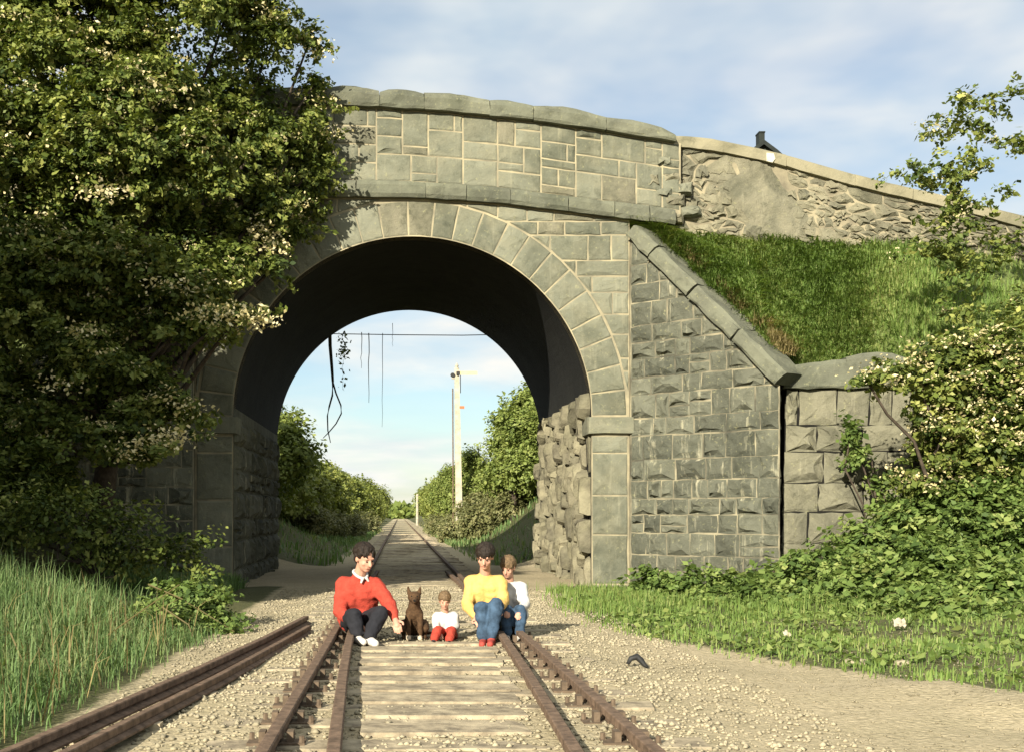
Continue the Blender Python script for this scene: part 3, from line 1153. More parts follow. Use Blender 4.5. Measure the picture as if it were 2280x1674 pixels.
def rail_vf(pts, head=0.07, height=0.15, foot=0.12):
    """Bull-headed rail swept along pts given as (x, y, z of the rail top)."""
    hw = head / 2
    sec = [(-hw, -0.004), (-hw * 0.8, 0.0), (hw * 0.8, 0.0), (hw, -0.006), (hw, -0.04), (0.011, -0.052), (0.011, -height + 0.03), (foot / 2, -height + 0.012), (foot / 2, -height), (-foot / 2, -height), (-foot / 2, -height + 0.012), (-0.011, -height + 0.03), (-0.011, -0.052), (-hw, -0.04)]
    vs, fs = [], []
    m = len(sec)
    P_ = [Vector(p) for p in pts]
    for i, p in enumerate(P_):
        d = P_[min(i + 1, len(P_) - 1)] - P_[max(0, i - 1)]
        nrm = Vector((d.y, -d.x, 0)).normalized()
        for o, z in sec:
            vs.append(p + nrm * o + Vector((0, 0, z)))
    for i in range(len(P_) - 1):
        for k in range(m):
            fs.append((i * m + k, (i + 1) * m + k, (i + 1) * m + (k + 1) % m, i * m + (k + 1) % m))
    fs.append(tuple(range(m)))
    fs.append(tuple(reversed([(len(P_) - 1) * m + k for k in range(m)])))
    return vs, fs


def rail(name, pts, parent, **k):
    v, f = rail_vf(pts, **k)
    o = part(name, v, f, M['rust'], parent)
    me = o.data
    me.materials.append(M['railtop'])
    for p in me.polygons:
        if p.normal.z > 0.6 and max((me.vertices[i].co.z for i in p.vertices)) > max(x.co.z for x in me.vertices[:14]) - 0.02:
            p.material_index = 1
    return o


ys = [2.5, 6, 9, 12, 16, 21, 29, 45, 70, 110, 180, 300]
rail('rail', [(RL - 0.004 * max(0, 14 - y), y, 0) for y in ys], track)
rail('rail', [(RR + 0.012 * max(0, 14 - y) ** 1.0, y, 0) for y in ys], track)
cyl = [3, 6, 8.6, 10.8, 13, 16, 20, 24]
rail('check_rail', [(np.interp(y, cyl, [-0.22, -0.32, -0.40, -0.45, -0.48, -0.50, -0.505, -0.44]), y, -0.004) for y in cyl], track)
rail('check_rail', [(np.interp(y, cyl, [0.76, 0.84, 0.905, 0.945, 0.975, 0.995, 1.0, 0.93]), y, -0.004) for y in cyl], track)
# sleepers, one object each
y = 2.6
sl_mesh = []
for k in range(4):
    bm = bmesh.new()
    v, f = box_vf(-1.32, 1.32, -0.125, 0.125, -0.075, 0.075)
    bvs = [bm.verts.new(q) for q in v]
    for q in f:
        bm.faces.new([bvs[i] for i in q])
    bmesh.ops.subdivide_edges(bm, edges=[e for e in bm.edges if abs((e.verts[0].co - e.verts[1].co).x) > 1], cuts=5)
    for vv in bm.verts:
        vv.co += Vector((rng.uniform(-0.02, 0.02), rng.uniform(-0.016, 0.016), rng.uniform(-0.008, 0.006)))
    bmesh.ops.bevel(bm, geom=[e for e in bm.edges], offset=0.006, segments=1, affect='EDGES')
    me = bpy.data.meshes.new('sleeper')
    bm.to_mesh(me)
    bm.free()
    me.materials.append(M['timber'])
    sl_mesh.append(me)
SLEEP = []
while y < 75:
    o = bpy.data.objects.new('sleeper', sl_mesh[rng.randrange(4)])
    link(o, track, (XC + rng.uniform(-0.04, 0.04), y + rng.uniform(-0.03, 0.03), -0.165))
    o.rotation_euler = (rng.uniform(-0.012, 0.012), rng.uniform(-0.006, 0.006), rng.uniform(-0.02, 0.02))
    SLEEP.append(y)
    y += 0.62
# cast chairs holding the rails near the camera
cv, cf = join_vf(box_vf(-0.15, 0.15, -0.07, 0.07, -0.01, 0.02), box_vf(-0.09, -0.055, -0.045, 0.045, 0.02, 0.075), box_vf(0.055, 0.09, -0.045, 0.045, 0.02, 0.075), tube_vf([(-0.135, 0.05, 0.02), (-0.135, 0.05, 0.055)], 0.015, 6), tube_vf([(0.135, -0.05, 0.02), (0.135, -0.05, 0.055)], 0.015, 6))
ch_me = mesh_from('rail_chair', cv, cf, M['chair'])
for y in SLEEP:
    if y > 22:
        break
    for x in (RL - 0.004 * max(0, 14 - y), RR + 0.012 * max(0, 14 - y)):
        o = bpy.data.objects.new('rail_chair', ch_me)
        link(o, track, (x, y, -0.098))

# crossing timbers laid between the rails
for k, (yy, x0, x1, z) in enumerate(((8.3, -0.26, 0.80, -0.075), (8.75, -0.3, 0.78, -0.078), (9.25, -0.33, 0.74, -0.072), (9.75, -0.32, 0.82, -0.07), (10.2, -0.34, 0.8, -0.075), (10.65, -0.35, 0.84, -0.072), (7.8, -0.24, 0.76, -0.077), (7.25, -0.2, 0.74, -0.074), (6.7, -0.2, 0.7, -0.076))):
    v, f = box_vf(x0, x1, yy - 0.15, yy + 0.15, z - 0.06, z)
    o = part('crossing_board', [(a + rng.uniform(-0.02, 0.02), b + rng.uniform(-0.015, 0.015) + a * rng.uniform(-0.02, 0.02), c) for a, b, c in v], f, M['timber'], track)

# loose rails lying on the left of the track
scrap = thing('loose_rail', 'rusty loose rail lying on blocks left of the track, outer of two', 'rail', (-1.45, 8.6, BASE))
rail('rail', [(-1.98, 4.6, 0.0), (-1.47, 8.6, 0.0), (-1.22, 10.9, 0.0), (-1.02, 13.2, 0.0)], scrap, head=0.06, height=0.085)
for yy in (5.4, 6.6, 8.1, 9.3, 10.4, 11.6, 12.7):
    x = float(np.interp(yy, [4.6, 8.6, 10.9, 13.2], [-1.98, -1.47, -1.22, -1.02]))
    v, f = box_vf(x - 0.13, x + 0.09, yy - 0.07, yy + 0.07, BASE - 0.05, -0.084)
    part('block', v, f, M['timber'], scrap)
scrap2 = thing('loose_rail', 'rusty loose rail lying nearest the left sleeper ends, inner of two', 'rail', (-1.3, 8.6, BASE))
rail('rail', [(-1.72, 4.8, -0.03), (-1.28, 8.6, -0.03), (-1.06, 10.9, -0.03), (-0.93, 12.4, -0.03)], scrap2, head=0.055, height=0.07)
for yy in (5.8, 7.0, 8.2, 9.4, 10.6, 11.8):
    x = float(np.interp(yy, [4.8, 8.6, 10.9, 12.4], [-1.72, -1.28, -1.06, -0.93]))
    v, f = box_vf(x - 0.07, x + 0.09, yy - 0.05, yy + 0.05, BASE - 0.05, -0.099)
    part('block', v, f, M['timber'], scrap2)


# ------------------------------------------------------------------ small stones of the ballast
def pebbles(name, n, area, size, mat, label, zoff=0.0):
    xs = nr.uniform(area[0], area[1], n)
    ys_ = nr.uniform(area[2], area[3], n)
    zs = ground_z(xs, ys_) + zoff
    base = np.array([(1, 0, 0), (0, 1, 0), (-1, 0, 0), (0, -1, 0), (0, 0, 1), (0, 0, -0.6)], float)
    tri = np.array([(0, 1, 4), (1, 2, 4), (2, 3, 4), (3, 0, 4), (1, 0, 5), (2, 1, 5), (3, 2, 5), (0, 3, 5)])
    sc = size * np.exp(np.minimum(nr.normal(0, 0.5, (n, 1, 1)), 0.75))
    v = base[None] * nr.uniform(0.6, 1.4, (n, 6, 1)) * np.array([1, 1, 0.7]) * sc
    a = nr.uniform(0, 6.28, n)
    ca, sa = np.cos(a)[:, None], np.sin(a)[:, None]
    x = v[..., 0] * ca - v[..., 1] * sa + xs[:, None]
    y_ = v[..., 0] * sa + v[..., 1] * ca + ys_[:, None]
    z = v[..., 2] + zs[:, None] + sc[:, :, 0] * 0.3
    co_ = np.stack([x, y_, z], -1).reshape(-1, 3)
    t_ = (tri[None] + (np.arange(n) * 6)[:, None, None]).reshape(-1, 3)
    o = link(bpy.data.objects.new(name, np_mesh(name, co_, None, t_, mat)))
    return tag(o, label, None, None, 'stuff')


pebbles('ballast', 26000, (-1.9, 2.6, 4.5, 20), 0.011, M['pebble'], 'loose pale stones strewn between the sleepers')
pebbles('gravel', 9000, (1.4, 5.5, 4.5, 14), 0.006, M['pebble'], 'fine gravel scattered on the path right of the track')


# ------------------------------------------------------------------ vegetation helpers
def leaf_quads(c, size, up_bias=0.5, out=None, aspect=0.62):
    """Diamond-shaped leaves around centres c (N,3)."""
    n = len(c)
    nrm = nr.normal(0, 1, (n, 3))
    nrm[:, 2] = np.abs(nrm[:, 2]) + up_bias
    if out is not None:
        nrm += out * 0.8
    nrm /= np.linalg.norm(nrm, axis=1, keepdims=True) + 1e-9
    a = np.cross(nrm, nr.normal(0, 1, (n, 3)))
    a /= np.linalg.norm(a, axis=1, keepdims=True) + 1e-9
    b = np.cross(nrm, a)
    s = (size * np.exp(np.clip(nr.normal(-0.05, 0.32, n), -0.7, 0.5)))[:, None]
    v = np.stack([c - a * s * 0.5, c + b * s * 0.5 * aspect - a * s * 0.08, c + a * s * 0.5, c - b * s * 0.5 * aspect - a * s * 0.08], 1)
    return v.reshape(-1, 3)


def leaf_mesh(name, c, size, mat, tint, up_bias=0.5, out=None):
    v = leaf_quads(c, size, up_bias, out)
    q = np.arange(len(v)).reshape(-1, 4)
    return np_mesh(name, v, q, None, mat, {'tint': np.repeat(tint, 4)})


def sprays(blobs, per_m2, leaves, slen, flat=0.22, droop=0.25, inner=0.25, shell=(0.72, 1.08), seed=0, tuft=0):
    """Leaf positions of a crown: flattened leafy sprays standing out of the surface of each blob, some leaves inside."""
    r = np.random.default_rng(seed)
    P_, T_, O_, tips = [], [], [], []
    for (c, rad) in blobs:
        c = np.array(c, float)
        rad = np.array(rad if hasattr(rad, '__len__') else (rad, rad, rad), float)
        area = 4 * math.pi * (rad.mean() ** 2)
        n = max(6, int(area * per_m2))
        d = r.normal(0, 1, (n, 3))
        d /= np.linalg.norm(d, axis=1, keepdims=True)
        f = r.uniform(shell[0], shell[1], (n, 1))
        pos = c + d * rad * f
        ax = d.copy()
        ax[:, 2] *= 0.45
        ax[:, 2] -= droop * r.uniform(0, 1, n)
        ax += r.normal(0, 0.35, (n, 3))
        ax /= np.linalg.norm(ax, axis=1, keepdims=True)
        side = np.cross(ax, np.array([0, 0, 1.0]))
        side /= np.linalg.norm(side, axis=1, keepdims=True) + 1e-9
        upv = np.cross(side, ax)
        ln = slen * r.uniform(0.6, 1.5, n)
        tint = np.clip(r.normal(0.45, 0.22, n), 0, 1)
        m = leaves
        if tuft:
            k = max(1, m // 12)
            t = np.repeat(r.uniform(-0.7, 1.0, (n, k)), 12, 1)
            w = np.repeat(r.normal(0, 0.34, (n, k)), 12, 1) * (1.1 - 0.5 * np.abs(t))
            h = np.repeat(r.normal(0, flat, (n, k)), 12, 1)
            m = k * 12
            sp = tuft / ln[:, None]
            t = t + r.normal(0, 1, (n, m)) * sp
            w = w + r.normal(0, 1, (n, m)) * sp
            h = h + r.normal(0, 0.6, (n, m)) * sp
        else:
            t = r.uniform(-0.6, 1.0, (n, m))
            w = r.normal(0, 0.30, (n, m)) * (1.1 - 0.5 * np.abs(t))
            h = r.normal(0, flat, (n, m)) * (1.0 - 0.4 * np.abs(t))
        pp = pos[:, None] + (ax[:, None] * t[..., None] + side[:, None] * w[..., None] + upv[:, None] * h[..., None]) * ln[:, None, None]
        P_.append(pp.reshape(-1, 3))
        T_.append(np.clip(np.repeat(tint, m) + (np.repeat(r.normal(0, 0.18, n * m // 12), 12) if tuft else 0), 0, 1))
        O_.append(np.repeat(d, m, 0))
        tips.append(np.concatenate([pos + ax * ln[:, None] * 0.5 + upv * ln[:, None] * 0.15, ln[:, None], d], 1))
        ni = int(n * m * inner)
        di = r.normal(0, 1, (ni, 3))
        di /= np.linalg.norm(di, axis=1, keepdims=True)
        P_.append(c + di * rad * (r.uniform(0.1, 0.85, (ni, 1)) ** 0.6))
        T_.append(r.uniform(0, 0.22, ni))  # inner leaves tinted darker, painting the shade inside the crown
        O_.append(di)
    return np.concatenate(P_), np.concatenate(T_), np.concatenate(O_), np.concatenate(tips)


def blossoms(tips, frac, n_each, size, mat, name, seed=1, spread=0.35, up_only=True):
    r = np.random.default_rng(seed)
    keep = r.uniform(0, 1, len(tips)) < frac
    if up_only:
        keep &= tips[:, 6] > -0.35
    t = tips[keep]
    pp = t[:, None, :3] + r.normal(0, 1, (len(t), n_each, 3)) * (t[:, 3] * spread)[:, None, None] * np.array([1, 1, 0.45])
    pp = pp.reshape(-1, 3)
    return leaf_mesh(name, pp, size, mat, r.uniform(0, 1, len(pp)), 0.3)


def branch_set(root, targets, r0, r1=0.012, wob=0.25, seed=0):
    r = random.Random(seed)
    parts_ = []
    root = Vector(root)
    for t, in [(x,) for x in targets]:
        t = Vector(t)
        pts, rad = [], []
        for k in range(6):
            f = k / 5
            p = root.lerp(t, f)
            p += Vector((r.uniform(-1, 1), r.uniform(-1, 1), r.uniform(-0.5, 1))) * wob * math.sin(math.pi * f)
            pts.append(p)
            rad.append(r0 * (1 - f) + r1 * f)
        parts_.append(tube_vf(pts, rad, 6))
    return join_vf(*parts_)


def plant(name, label, cat, base, blobs, leaf_mat, per_m2, leaves, slen, lsize, trunk_r=0.0, bl=0.0, group=None, seed=0, inner=0.3, bl_size=0.03, flat=0.22, droop=0.25, bl_n=22, branches=True, shell=(0.72, 1.08), crown_name='crown', tuft=0, core=None):
    base = Vector(base)
    o = thing(name, label, cat, base, group)
    p, t, d, tips = sprays(blobs, per_m2, leaves, slen, flat, droop, inner, seed=seed, shell=shell, tuft=tuft)
    if core:
        r_ = np.random.default_rng(seed + 40)
        for c_, rad in core:
            k_ = int(1700 * (sum(rad) / 3) ** 2)
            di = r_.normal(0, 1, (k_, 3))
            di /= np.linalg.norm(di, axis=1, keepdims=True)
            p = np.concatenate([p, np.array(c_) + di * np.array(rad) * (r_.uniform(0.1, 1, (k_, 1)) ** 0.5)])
            t = np.concatenate([t, r_.uniform(0, 0.15, k_)])  # dark tint paints the shaded hollow of the crown
            d = np.concatenate([d, di])
    bv = np.array(base)
    cr = bpy.data.objects.new(crown_name, leaf_mesh(crown_name, p - bv, lsize, leaf_mat, t, 0.5, d))
    link(cr, o, base)
    if bl:
        tb = tips.copy()
        tb[:, :3] -= bv
        b = bpy.data.objects.new('blossom', blossoms(tb, bl, bl_n, bl_size, M['blossom'], 'blossom', seed + 5))
        link(b, o, base)
    if trunk_r:
        hs = [b_[0] for b_ in (core or blobs)]
        top = Vector((sum(h[0] for h in hs) / len(hs), sum(h[1] for h in hs) / len(hs), max(h[2] for h in hs)))
        tp = [base + Vector((0, 0, -0.3)), base.lerp(top, 0.15), base.lerp(top, 0.4) + Vector((0.08, 0, 0)), base.lerp(top, 0.8)]
        v1 = tube_vf(tp, [trunk_r * 1.2, trunk_r, trunk_r * 0.8, trunk_r * 0.35], 9)
        v2 = branch_set(tp[1], hs, trunk_r * 0.45, 0.015, 0.25, seed) if branches else ([], [])
        part('trunk', *join_vf(v1, v2), M['bark'], o, True)
    return o


# ------------------------------------------------------------------ the big hawthorn on the left
def B(px, py, Y, r):
    return (tuple(at(px, py, Y)), r)


haw = [B(150, 150, 19.4, 1.6), B(420, 120, 19.6, 1.35), B(595, 120, 20.3, 0.68), B(575, 250, 20.2, 0.85), B(300, 330, 18.8, 1.45), B(560, 370, 20.1, 0.95), B(655, 320, 20.4, 0.45), B(600, 460, 20.2, 0.66), B(660, 440, 20.3, 0.34),
       B(520, 550, 19.9, 0.62), B(110, 500, 18.2, 1.3), B(400, 540, 18.8, 1.0), B(300, 690, 17.8, 1.0), B(450, 650, 18.6, 0.42), B(500, 712, 17.0, (0.52, 0.3, 0.09)), B(400, 730, 17.2, (0.4, 0.4, 0.25)),
       B(160, 850, 17.4, 0.95), B(340, 860, 17.2, 0.5), B(410, 915, 16.9, (0.22, 0.2, 0.12)), B(270, 960, 16.8, 0.4), B(330, 1005, 16.5, (0.42, 0.3, 0.10)), B(60, 990, 17, 0.7),
       B(690, 90, 20.4, 0.26), B(700, 190, 20.4, 0.24), B(690, 260, 20.4, 0.28), B(715, 350, 20.5, 0.26), B(705, 400, 20.4, 0.28), B(650, 520, 20.0, (0.4, 0.3, 0.15)), B(600, 590, 19.4, (0.45, 0.3, 0.14)), B(540, 700, 17.0, (0.28, 0.25, 0.10)), B(30, 330, 18.4, 1.3), B(200, 230, 18.8, 1.2), B(60, 650, 18, 1.0), B(300, -90, 19.6, 1.7), B(80, -120, 19.4, 1.7), B(530, -40, 20.2, 0.8), B(-60, 300, 18.8, 1.6), B(-60, 720, 17.8, 1.4), B(210, 600, 18.2, 1.0)]
rh = random.Random(91)
haw_cl = []
for c_, r_b in haw:
    rb = Vector(r_b if hasattr(r_b, '__len__') else (r_b, r_b, r_b))
    mr = (rb.x + rb.y + rb.z) / 3
    if mr < 0.5:
        haw_cl.append((c_, tuple(rb)))
        continue
    for _ in range(max(4, int(8.5 * mr * mr + 2))):
        d_ = Vector((rh.gauss(0, 1), rh.gauss(0, 1) - 0.5, rh.gauss(0, 1))).normalized()
        f_ = rh.uniform(0.72, 1.08) if mr > 0.7 else rh.uniform(0.6, 0.95)
        q_ = rh.uniform(0.30, 0.52) * (0.75 if mr < 0.9 else 1.0)
        haw_cl.append(((c_[0] + d_.x * rb.x * f_, c_[1] + d_.y * rb.y * f_, c_[2] + d_.z * rb.z * f_), (q_ * 1.15, q_, q_ * 0.55)))
haw_in = [(c_, tuple(v * 0.72 for v in (r_b if hasattr(r_b, '__len__') else (r_b,) * 3))) for c_, r_b in haw]
gz = float(ground_z(-4.6, 18.2))
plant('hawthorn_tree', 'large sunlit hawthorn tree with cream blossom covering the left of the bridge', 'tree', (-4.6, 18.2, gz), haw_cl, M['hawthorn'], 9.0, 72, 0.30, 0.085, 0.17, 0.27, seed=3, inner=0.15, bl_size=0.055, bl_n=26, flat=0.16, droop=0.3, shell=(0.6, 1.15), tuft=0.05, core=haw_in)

# the heaviest blossom sprays, on the boughs that reach the sun
big = bpy.data.objects['hawthorn_tree']
bc = []
for px, py, Y, rx_, rz_, k in ((505, 700, 16.7, 0.34, 0.07, 300), (560, 712, 16.7, 0.16, 0.06, 220), (380, 975, 16.3, 0.22, 0.05, 170), (300, 1000, 16.2, 0.2, 0.05, 140), (600, 545, 19.2, 0.16, 0.10, 150), (580, 505, 19.3, 0.12, 0.08, 90), (345, 205, 17.6, 0.3, 0.10, 200), (250, 270, 17.6, 0.25, 0.1, 120),
                             (440, 330, 18.0, 0.3, 0.06, 120), (230, 430, 17.0, 0.2, 0.06, 110), (420, 905, 16.7, 0.15, 0.06, 110), (690, 100, 20.2, 0.2, 0.12, 100), (175, 745, 16.4, 0.12, 0.06, 60), (130, 860, 16.4, 0.2, 0.06, 70), (390, 640, 16.9, 0.25, 0.06, 100)):
    c_ = np.array(at(px, py, Y))
    bc.append(c_ + nr.normal(0, 1, (k, 3)) * np.array([rx_, 0.15, rz_]) + np.repeat(nr.normal(0, 0.05, (k // 10, 3)), 10, 0)[:k])
bc = np.concatenate(bc)
bv_ = WLOC[big.name]
link(bpy.data.objects.new('blossom', leaf_mesh('blossom', bc - np.array(bv_), 0.062, M['blossom'], nr.uniform(0.2, 1, len(bc)), 0.3)), big, bv_)

# unseen second hawthorn, added left of the picture to shade the first's foot
plant('hawthorn_tree', 'unseen hawthorn added left of the picture to shade the foot of the first', 'tree', (-7.6, 12.2, float(ground_z(-7.6, 12.2))),
      [((-7.4, 12.6, 3.4), (1.5, 1.7, 1.4)), ((-6.6, 13.4, 2.5), 1.0), ((-8.2, 11.5, 2.8), 1.2), ((-7.0, 14.6, 3.2), 1.3),
       ((-6.4, 11.3, 5.6), (1.3, 1.3, 1.6)), ((-6.9, 10.6, 4.4), 1.3), ((-6.2, 12.2, 4.6), (1.3, 1.3, 1.4)), ((-7.2, 11.6, 6.6), 1.2)], M['hawthorn'], 9, 60, 0.4, 0.2, 0.14, 0.1, seed=8, inner=1.6)

plant('hawthorn_tree', 'unseen third hawthorn added farthest left of the picture to deepen the shade', 'tree', (-9.8, 7.6, float(ground_z(-9.8, 7.6))),  # added out of view to hold sun and skylight off the lower left
      [((-9.6, 7.8, 3.4), (1.8, 1.9, 1.5)), ((-9.2, 8.6, 5.2), 1.5), ((-10.4, 7.0, 4.6), 1.5), ((-9.8, 9.6, 3.6), 1.6), ((-9.4, 6.6, 5.6), 1.2)], M['hawthorn'], 9, 60, 0.4, 0.2, 0.16, 0.1, seed=9, inner=1.4)

# ------------------------------------------------------------------ hawthorn on the right
haw2 = [B(2150, 228, 17.5, (0.2, 0.3, 0.09)), B(2110, 290, 17.5, (0.26, 0.2, 0.08)), B(2170, 275, 17.5, (0.25, 0.3, 0.14)), B(2060, 388, 17.3, (0.38, 0.3, 0.05)), B(2140, 400, 17.4, (0.28, 0.3, 0.08)), B(2150, 365, 17.3, (0.26, 0.3, 0.08)),
        B(2170, 450, 17.4, (0.3, 0.4, 0.14)), B(2120, 505, 17.4, (0.36, 0.3, 0.09)), B(2110, 550, 17.2, (0.5, 0.3, 0.06)), B(2170, 600, 17.2, (0.3, 0.3, 0.12)), B(2150, 690, 17.3, (0.26, 0.3, 0.08)),
        B(2250, 330, 17.8, (0.25, 0.3, 0.12)), B(2260, 540, 17.6, (0.25, 0.3, 0.15)), B(2240, 220, 17.8, (0.22, 0.3, 0.1)), B(2290, 700, 17.8, 0.35)]
gz = float(ground_z(10.6, 17.6))
plant('hawthorn_tree', 'hawthorn with open leafy branches reaching in from the right over the grass bank', 'tree', (10.6, 17.6, gz), haw2, M['hawthorn'], 15, 36, 0.24, 0.08, 0.10, 0.2, seed=21, inner=0.0, bl_size=0.045, flat=0.15, branches=False, tuft=0.05, core=[((10.6, 17.7, 6.0), (0.01, 0.01, 0.01))])
haw3 = [B(2110, 850, 16.8, (0.4, 0.5, 0.32)), B(2160, 850, 16.9, 0.6), B(2120, 950, 16.8, (0.4, 0.5, 0.3)), B(2000, 830, 16.6, (0.35, 0.3, 0.10)), B(1930, 848, 16.5, (0.28, 0.2, 0.07)), B(2190, 960, 16.9, 0.6), B(2120, 790, 16.8, (0.4, 0.4, 0.16)), B(2270, 860, 17.0, 0.8),
        B(2120, 1060, 17.2, (0.6, 0.5, 0.3)), B(2090, 1010, 17.4, (0.25, 0.3, 0.25))]
gz = float(ground_z(8.3, 17.3))
plant('hawthorn_bush', 'blossom covered hawthorn bush overhanging the right of the stone pillar', 'bush', (8.3, 17.3, gz), haw3, M['hawthorn'], 14, 60, 0.3, 0.085, 0.08, 0.6, seed=31, inner=0.3, bl_size=0.05, bl_n=36, flat=0.15, tuft=0.05)

# ------------------------------------------------------------------ brambles and nettles on the right
br = [('dense bramble thicket at the foot of the stone pillar, in full sun', [B(1860, 1265, 17.0, (0.7, 0.5, 0.35)), B(1960, 1220, 17.4, (0.6, 0.5, 0.45)), B(1930, 1310, 16.0, (0.7, 0.5, 0.35)), B(1800, 1320, 16.6, (0.5, 0.4, 0.25))], (6.3, 16.6)),
      ('tall bramble thicket under the blossom bush at the right edge', [B(2060, 1170, 17.2, (0.6, 0.5, 0.55)), B(2160, 1150, 16.8, (0.6, 0.6, 0.6)), B(2240, 1200, 16.4, (0.7, 0.6, 0.7)), B(2080, 1270, 16.0, (0.6, 0.5, 0.45))], (7.6, 16.8)),
      ('sprawling bramble in front of the thickets, nearest the grass verge', [B(2120, 1340, 14.8, (0.55, 0.5, 0.35)), B(2030, 1345, 15.0, (0.5, 0.4, 0.3)), B(2230, 1330, 14.6, (0.6, 0.6, 0.4)), B(1950, 1370, 15.0, (0.35, 0.3, 0.18)), B(2080, 1385, 14.2, (0.5, 0.35, 0.16)), B(2190, 1390, 13.8, (0.45, 0.4, 0.2)), B(1880, 1365, 15.4, (0.4, 0.3, 0.14))], (6.6, 14.8)),
      ('low bramble between the wing wall and the pillar thicket', [B(1750, 1290, 17.6, (0.45, 0.4, 0.22)), B(1700, 1330, 17.0, (0.4, 0.35, 0.22)), B(1760, 1345, 16.2, (0.45, 0.35, 0.2))], (5.4, 17.0)),
      ('patch of nettles against the foot of the wing wall beside the pier', [B(1475, 1300, 18.6, (0.42, 0.3, 0.2)), B(1540, 1305, 18.3, (0.42, 0.3, 0.2)), B(1430, 1330, 18.2, (0.3, 0.3, 0.14))], (4.1, 18.4)),
      ('patch of nettles at the middle of the wing wall foot', [B(1620, 1310, 18.0, (0.45, 0.35, 0.22)), B(1580, 1345, 17.4, (0.4, 0.3, 0.16)), B(1650, 1350, 17.0, (0.4, 0.3, 0.18))], (4.7, 17.6)),
      ('leafy climber spreading up the face of the stone pillar', [B(1893, 960, 18.9, (0.05, 0.05, 0.16)), B(1915, 1020, 18.8, (0.07, 0.06, 0.12)), B(1960, 1080, 18.6, (0.14, 0.1, 0.10)), B(2000, 1130, 18.4, (0.25, 0.2, 0.16))], (7.2, 18.5))]
for k, (lab, bl_, xy) in enumerate(br):
    gz = float(ground_z(*xy))
    nm = 'nettle_patch' if 'nettle' in lab else ('climber' if 'climber' in lab else 'bramble_thicket')
    plant(nm, lab, 'nettles' if 'nettle' in lab else ('climber' if 'climber' in lab else 'brambles'), (xy[0], xy[1], gz), bl_, M['bramble'], 16, 46, 0.24, 0.095, 0.03, 0.03 if k in (2,) else 0.0, seed=50 + k, inner=0.5, crown_name='foliage')

# left: bramble by the loose rails
plant('bramble_bush', 'small bramble bush at the foot of the left pier beside the loose rails', 'bush', (-2.1, 13.2, float(ground_z(-2.1, 13.2))),
      [B(455, 1380, 13.2, (0.33, 0.3, 0.2)), B(400, 1350, 13.4, (0.36, 0.3, 0.25)), B(490, 1400, 13.0, (0.14, 0.2, 0.12)), B(360, 1400, 12.6, (0.3, 0.3, 0.25)), B(430, 1330, 13.2, (0.3, 0.3, 0.2)), B(500, 1420, 12.8, (0.2, 0.2, 0.12))], M['bramble'], 34, 48, 0.2, 0.06, 0.03, 0.0, seed=71, inner=0.4, crown_name='foliage')
plant('shrub', 'dark straggling shrub in the shade under the left hawthorn', 'shrub', (-3.9, 16.0, float(ground_z(-3.9, 16.0))),
      [B(20, 1130, 16.4, (0.7, 0.5, 0.5)), B(40, 1095, 17.0, (0.5, 0.4, 0.4)), B(-40, 1100, 16.6, (0.5, 0.4, 0.5)), B(130, 1110, 17.0, (0.5, 0.4, 0.35)), B(250, 1190, 16.0, (0.7, 0.5, 0.4)), B(380, 1230, 16.2, (0.5, 0.4, 0.3)), B(110, 1150, 15.6, (0.7, 0.5, 0.4))], M['hawthorn'], 10, 44, 0.3, 0.07, 0.04, 0.0, seed=77, inner=0.4, crown_name='foliage')

# bare dead stems arching out of the left undergrowth
for k, pts in enumerate(([(330, 1300), (400, 1330), (450, 1360), (545, 1420)], [(360, 1350), (420, 1390), (450, 1470)], [(140, 1480), (230, 1420), (300, 1370), (400, 1300)])):
    Y = (13.0, 12.2, 11.0)[k]
    st = part('dead_stem', *tube_vf([at(p[0], p[1], Y - 0.1 * i) for i, p in enumerate(pts)], [0.009, 0.008, 0.006, 0.004][:len(pts)], 5), M['drygrass'], None)
    tag(st, ('long dead stem arching down from the bramble towards the pier foot', 'short dead stem drooping beside the loose rails', 'pale dry stalk leaning across the tall grass')[k], 'dead stem')


# ------------------------------------------------------------------ grass
def blades(name, x, y, z, h, w, mat, label, lean=0.35, nrm=None, kind='stuff', seg=2):
    n = len(x)
    a = nr.uniform(0, 2 * math.pi, n)
    ld = np.stack([np.cos(a), np.sin(a), np.zeros(n)], 1)
    sd = np.stack([-np.sin(a + nr.normal(0, 0.6, n)), np.cos(a), np.zeros(n)], 1)
    hh = (h * nr.uniform(0.5, 1.3, n))[:, None]
    ww = (w * nr.uniform(0.7, 1.3, n))[:, None]
    ln = (np.abs(nr.normal(0, lean, n)))[:, None]
    base = np.stack([x, y, z], 1)
    upv = np.array([[0, 0, 1.0]])
    mid = base + upv * hh * 0.6 + ld * hh * ln * 0.35
    tip = base + upv * hh * np.maximum(0.35, (1.0 - ln * 0.5)) + ld * hh * ln * 1.1
    v = np.stack([base - sd * ww, base + sd * ww, mid + sd * ww * 0.75, mid - sd * ww * 0.75, tip], 1).reshape(-1, 3)
    i0 = np.arange(n) * 5
    q = np.stack([i0, i0 + 1, i0 + 2, i0 + 3], 1)
    t = np.stack([i0 + 3, i0 + 2, i0 + 4], 1)
    cl_ = 0.5 + 0.5 * np.sin(x * 2.1 + 1.3 * np.sin(y * 1.7)) * np.sin(y * 2.6 + x)
    tint = np.clip(0.15 + 0.55 * cl_ + nr.normal(0, 0.15, n), 0, 1)
    o = link(bpy.data.objects.new(name, np_mesh(name, v, q, t, mat, {'tint': np.repeat(tint, 5)})))
    return tag(o, label, None, None, kind)


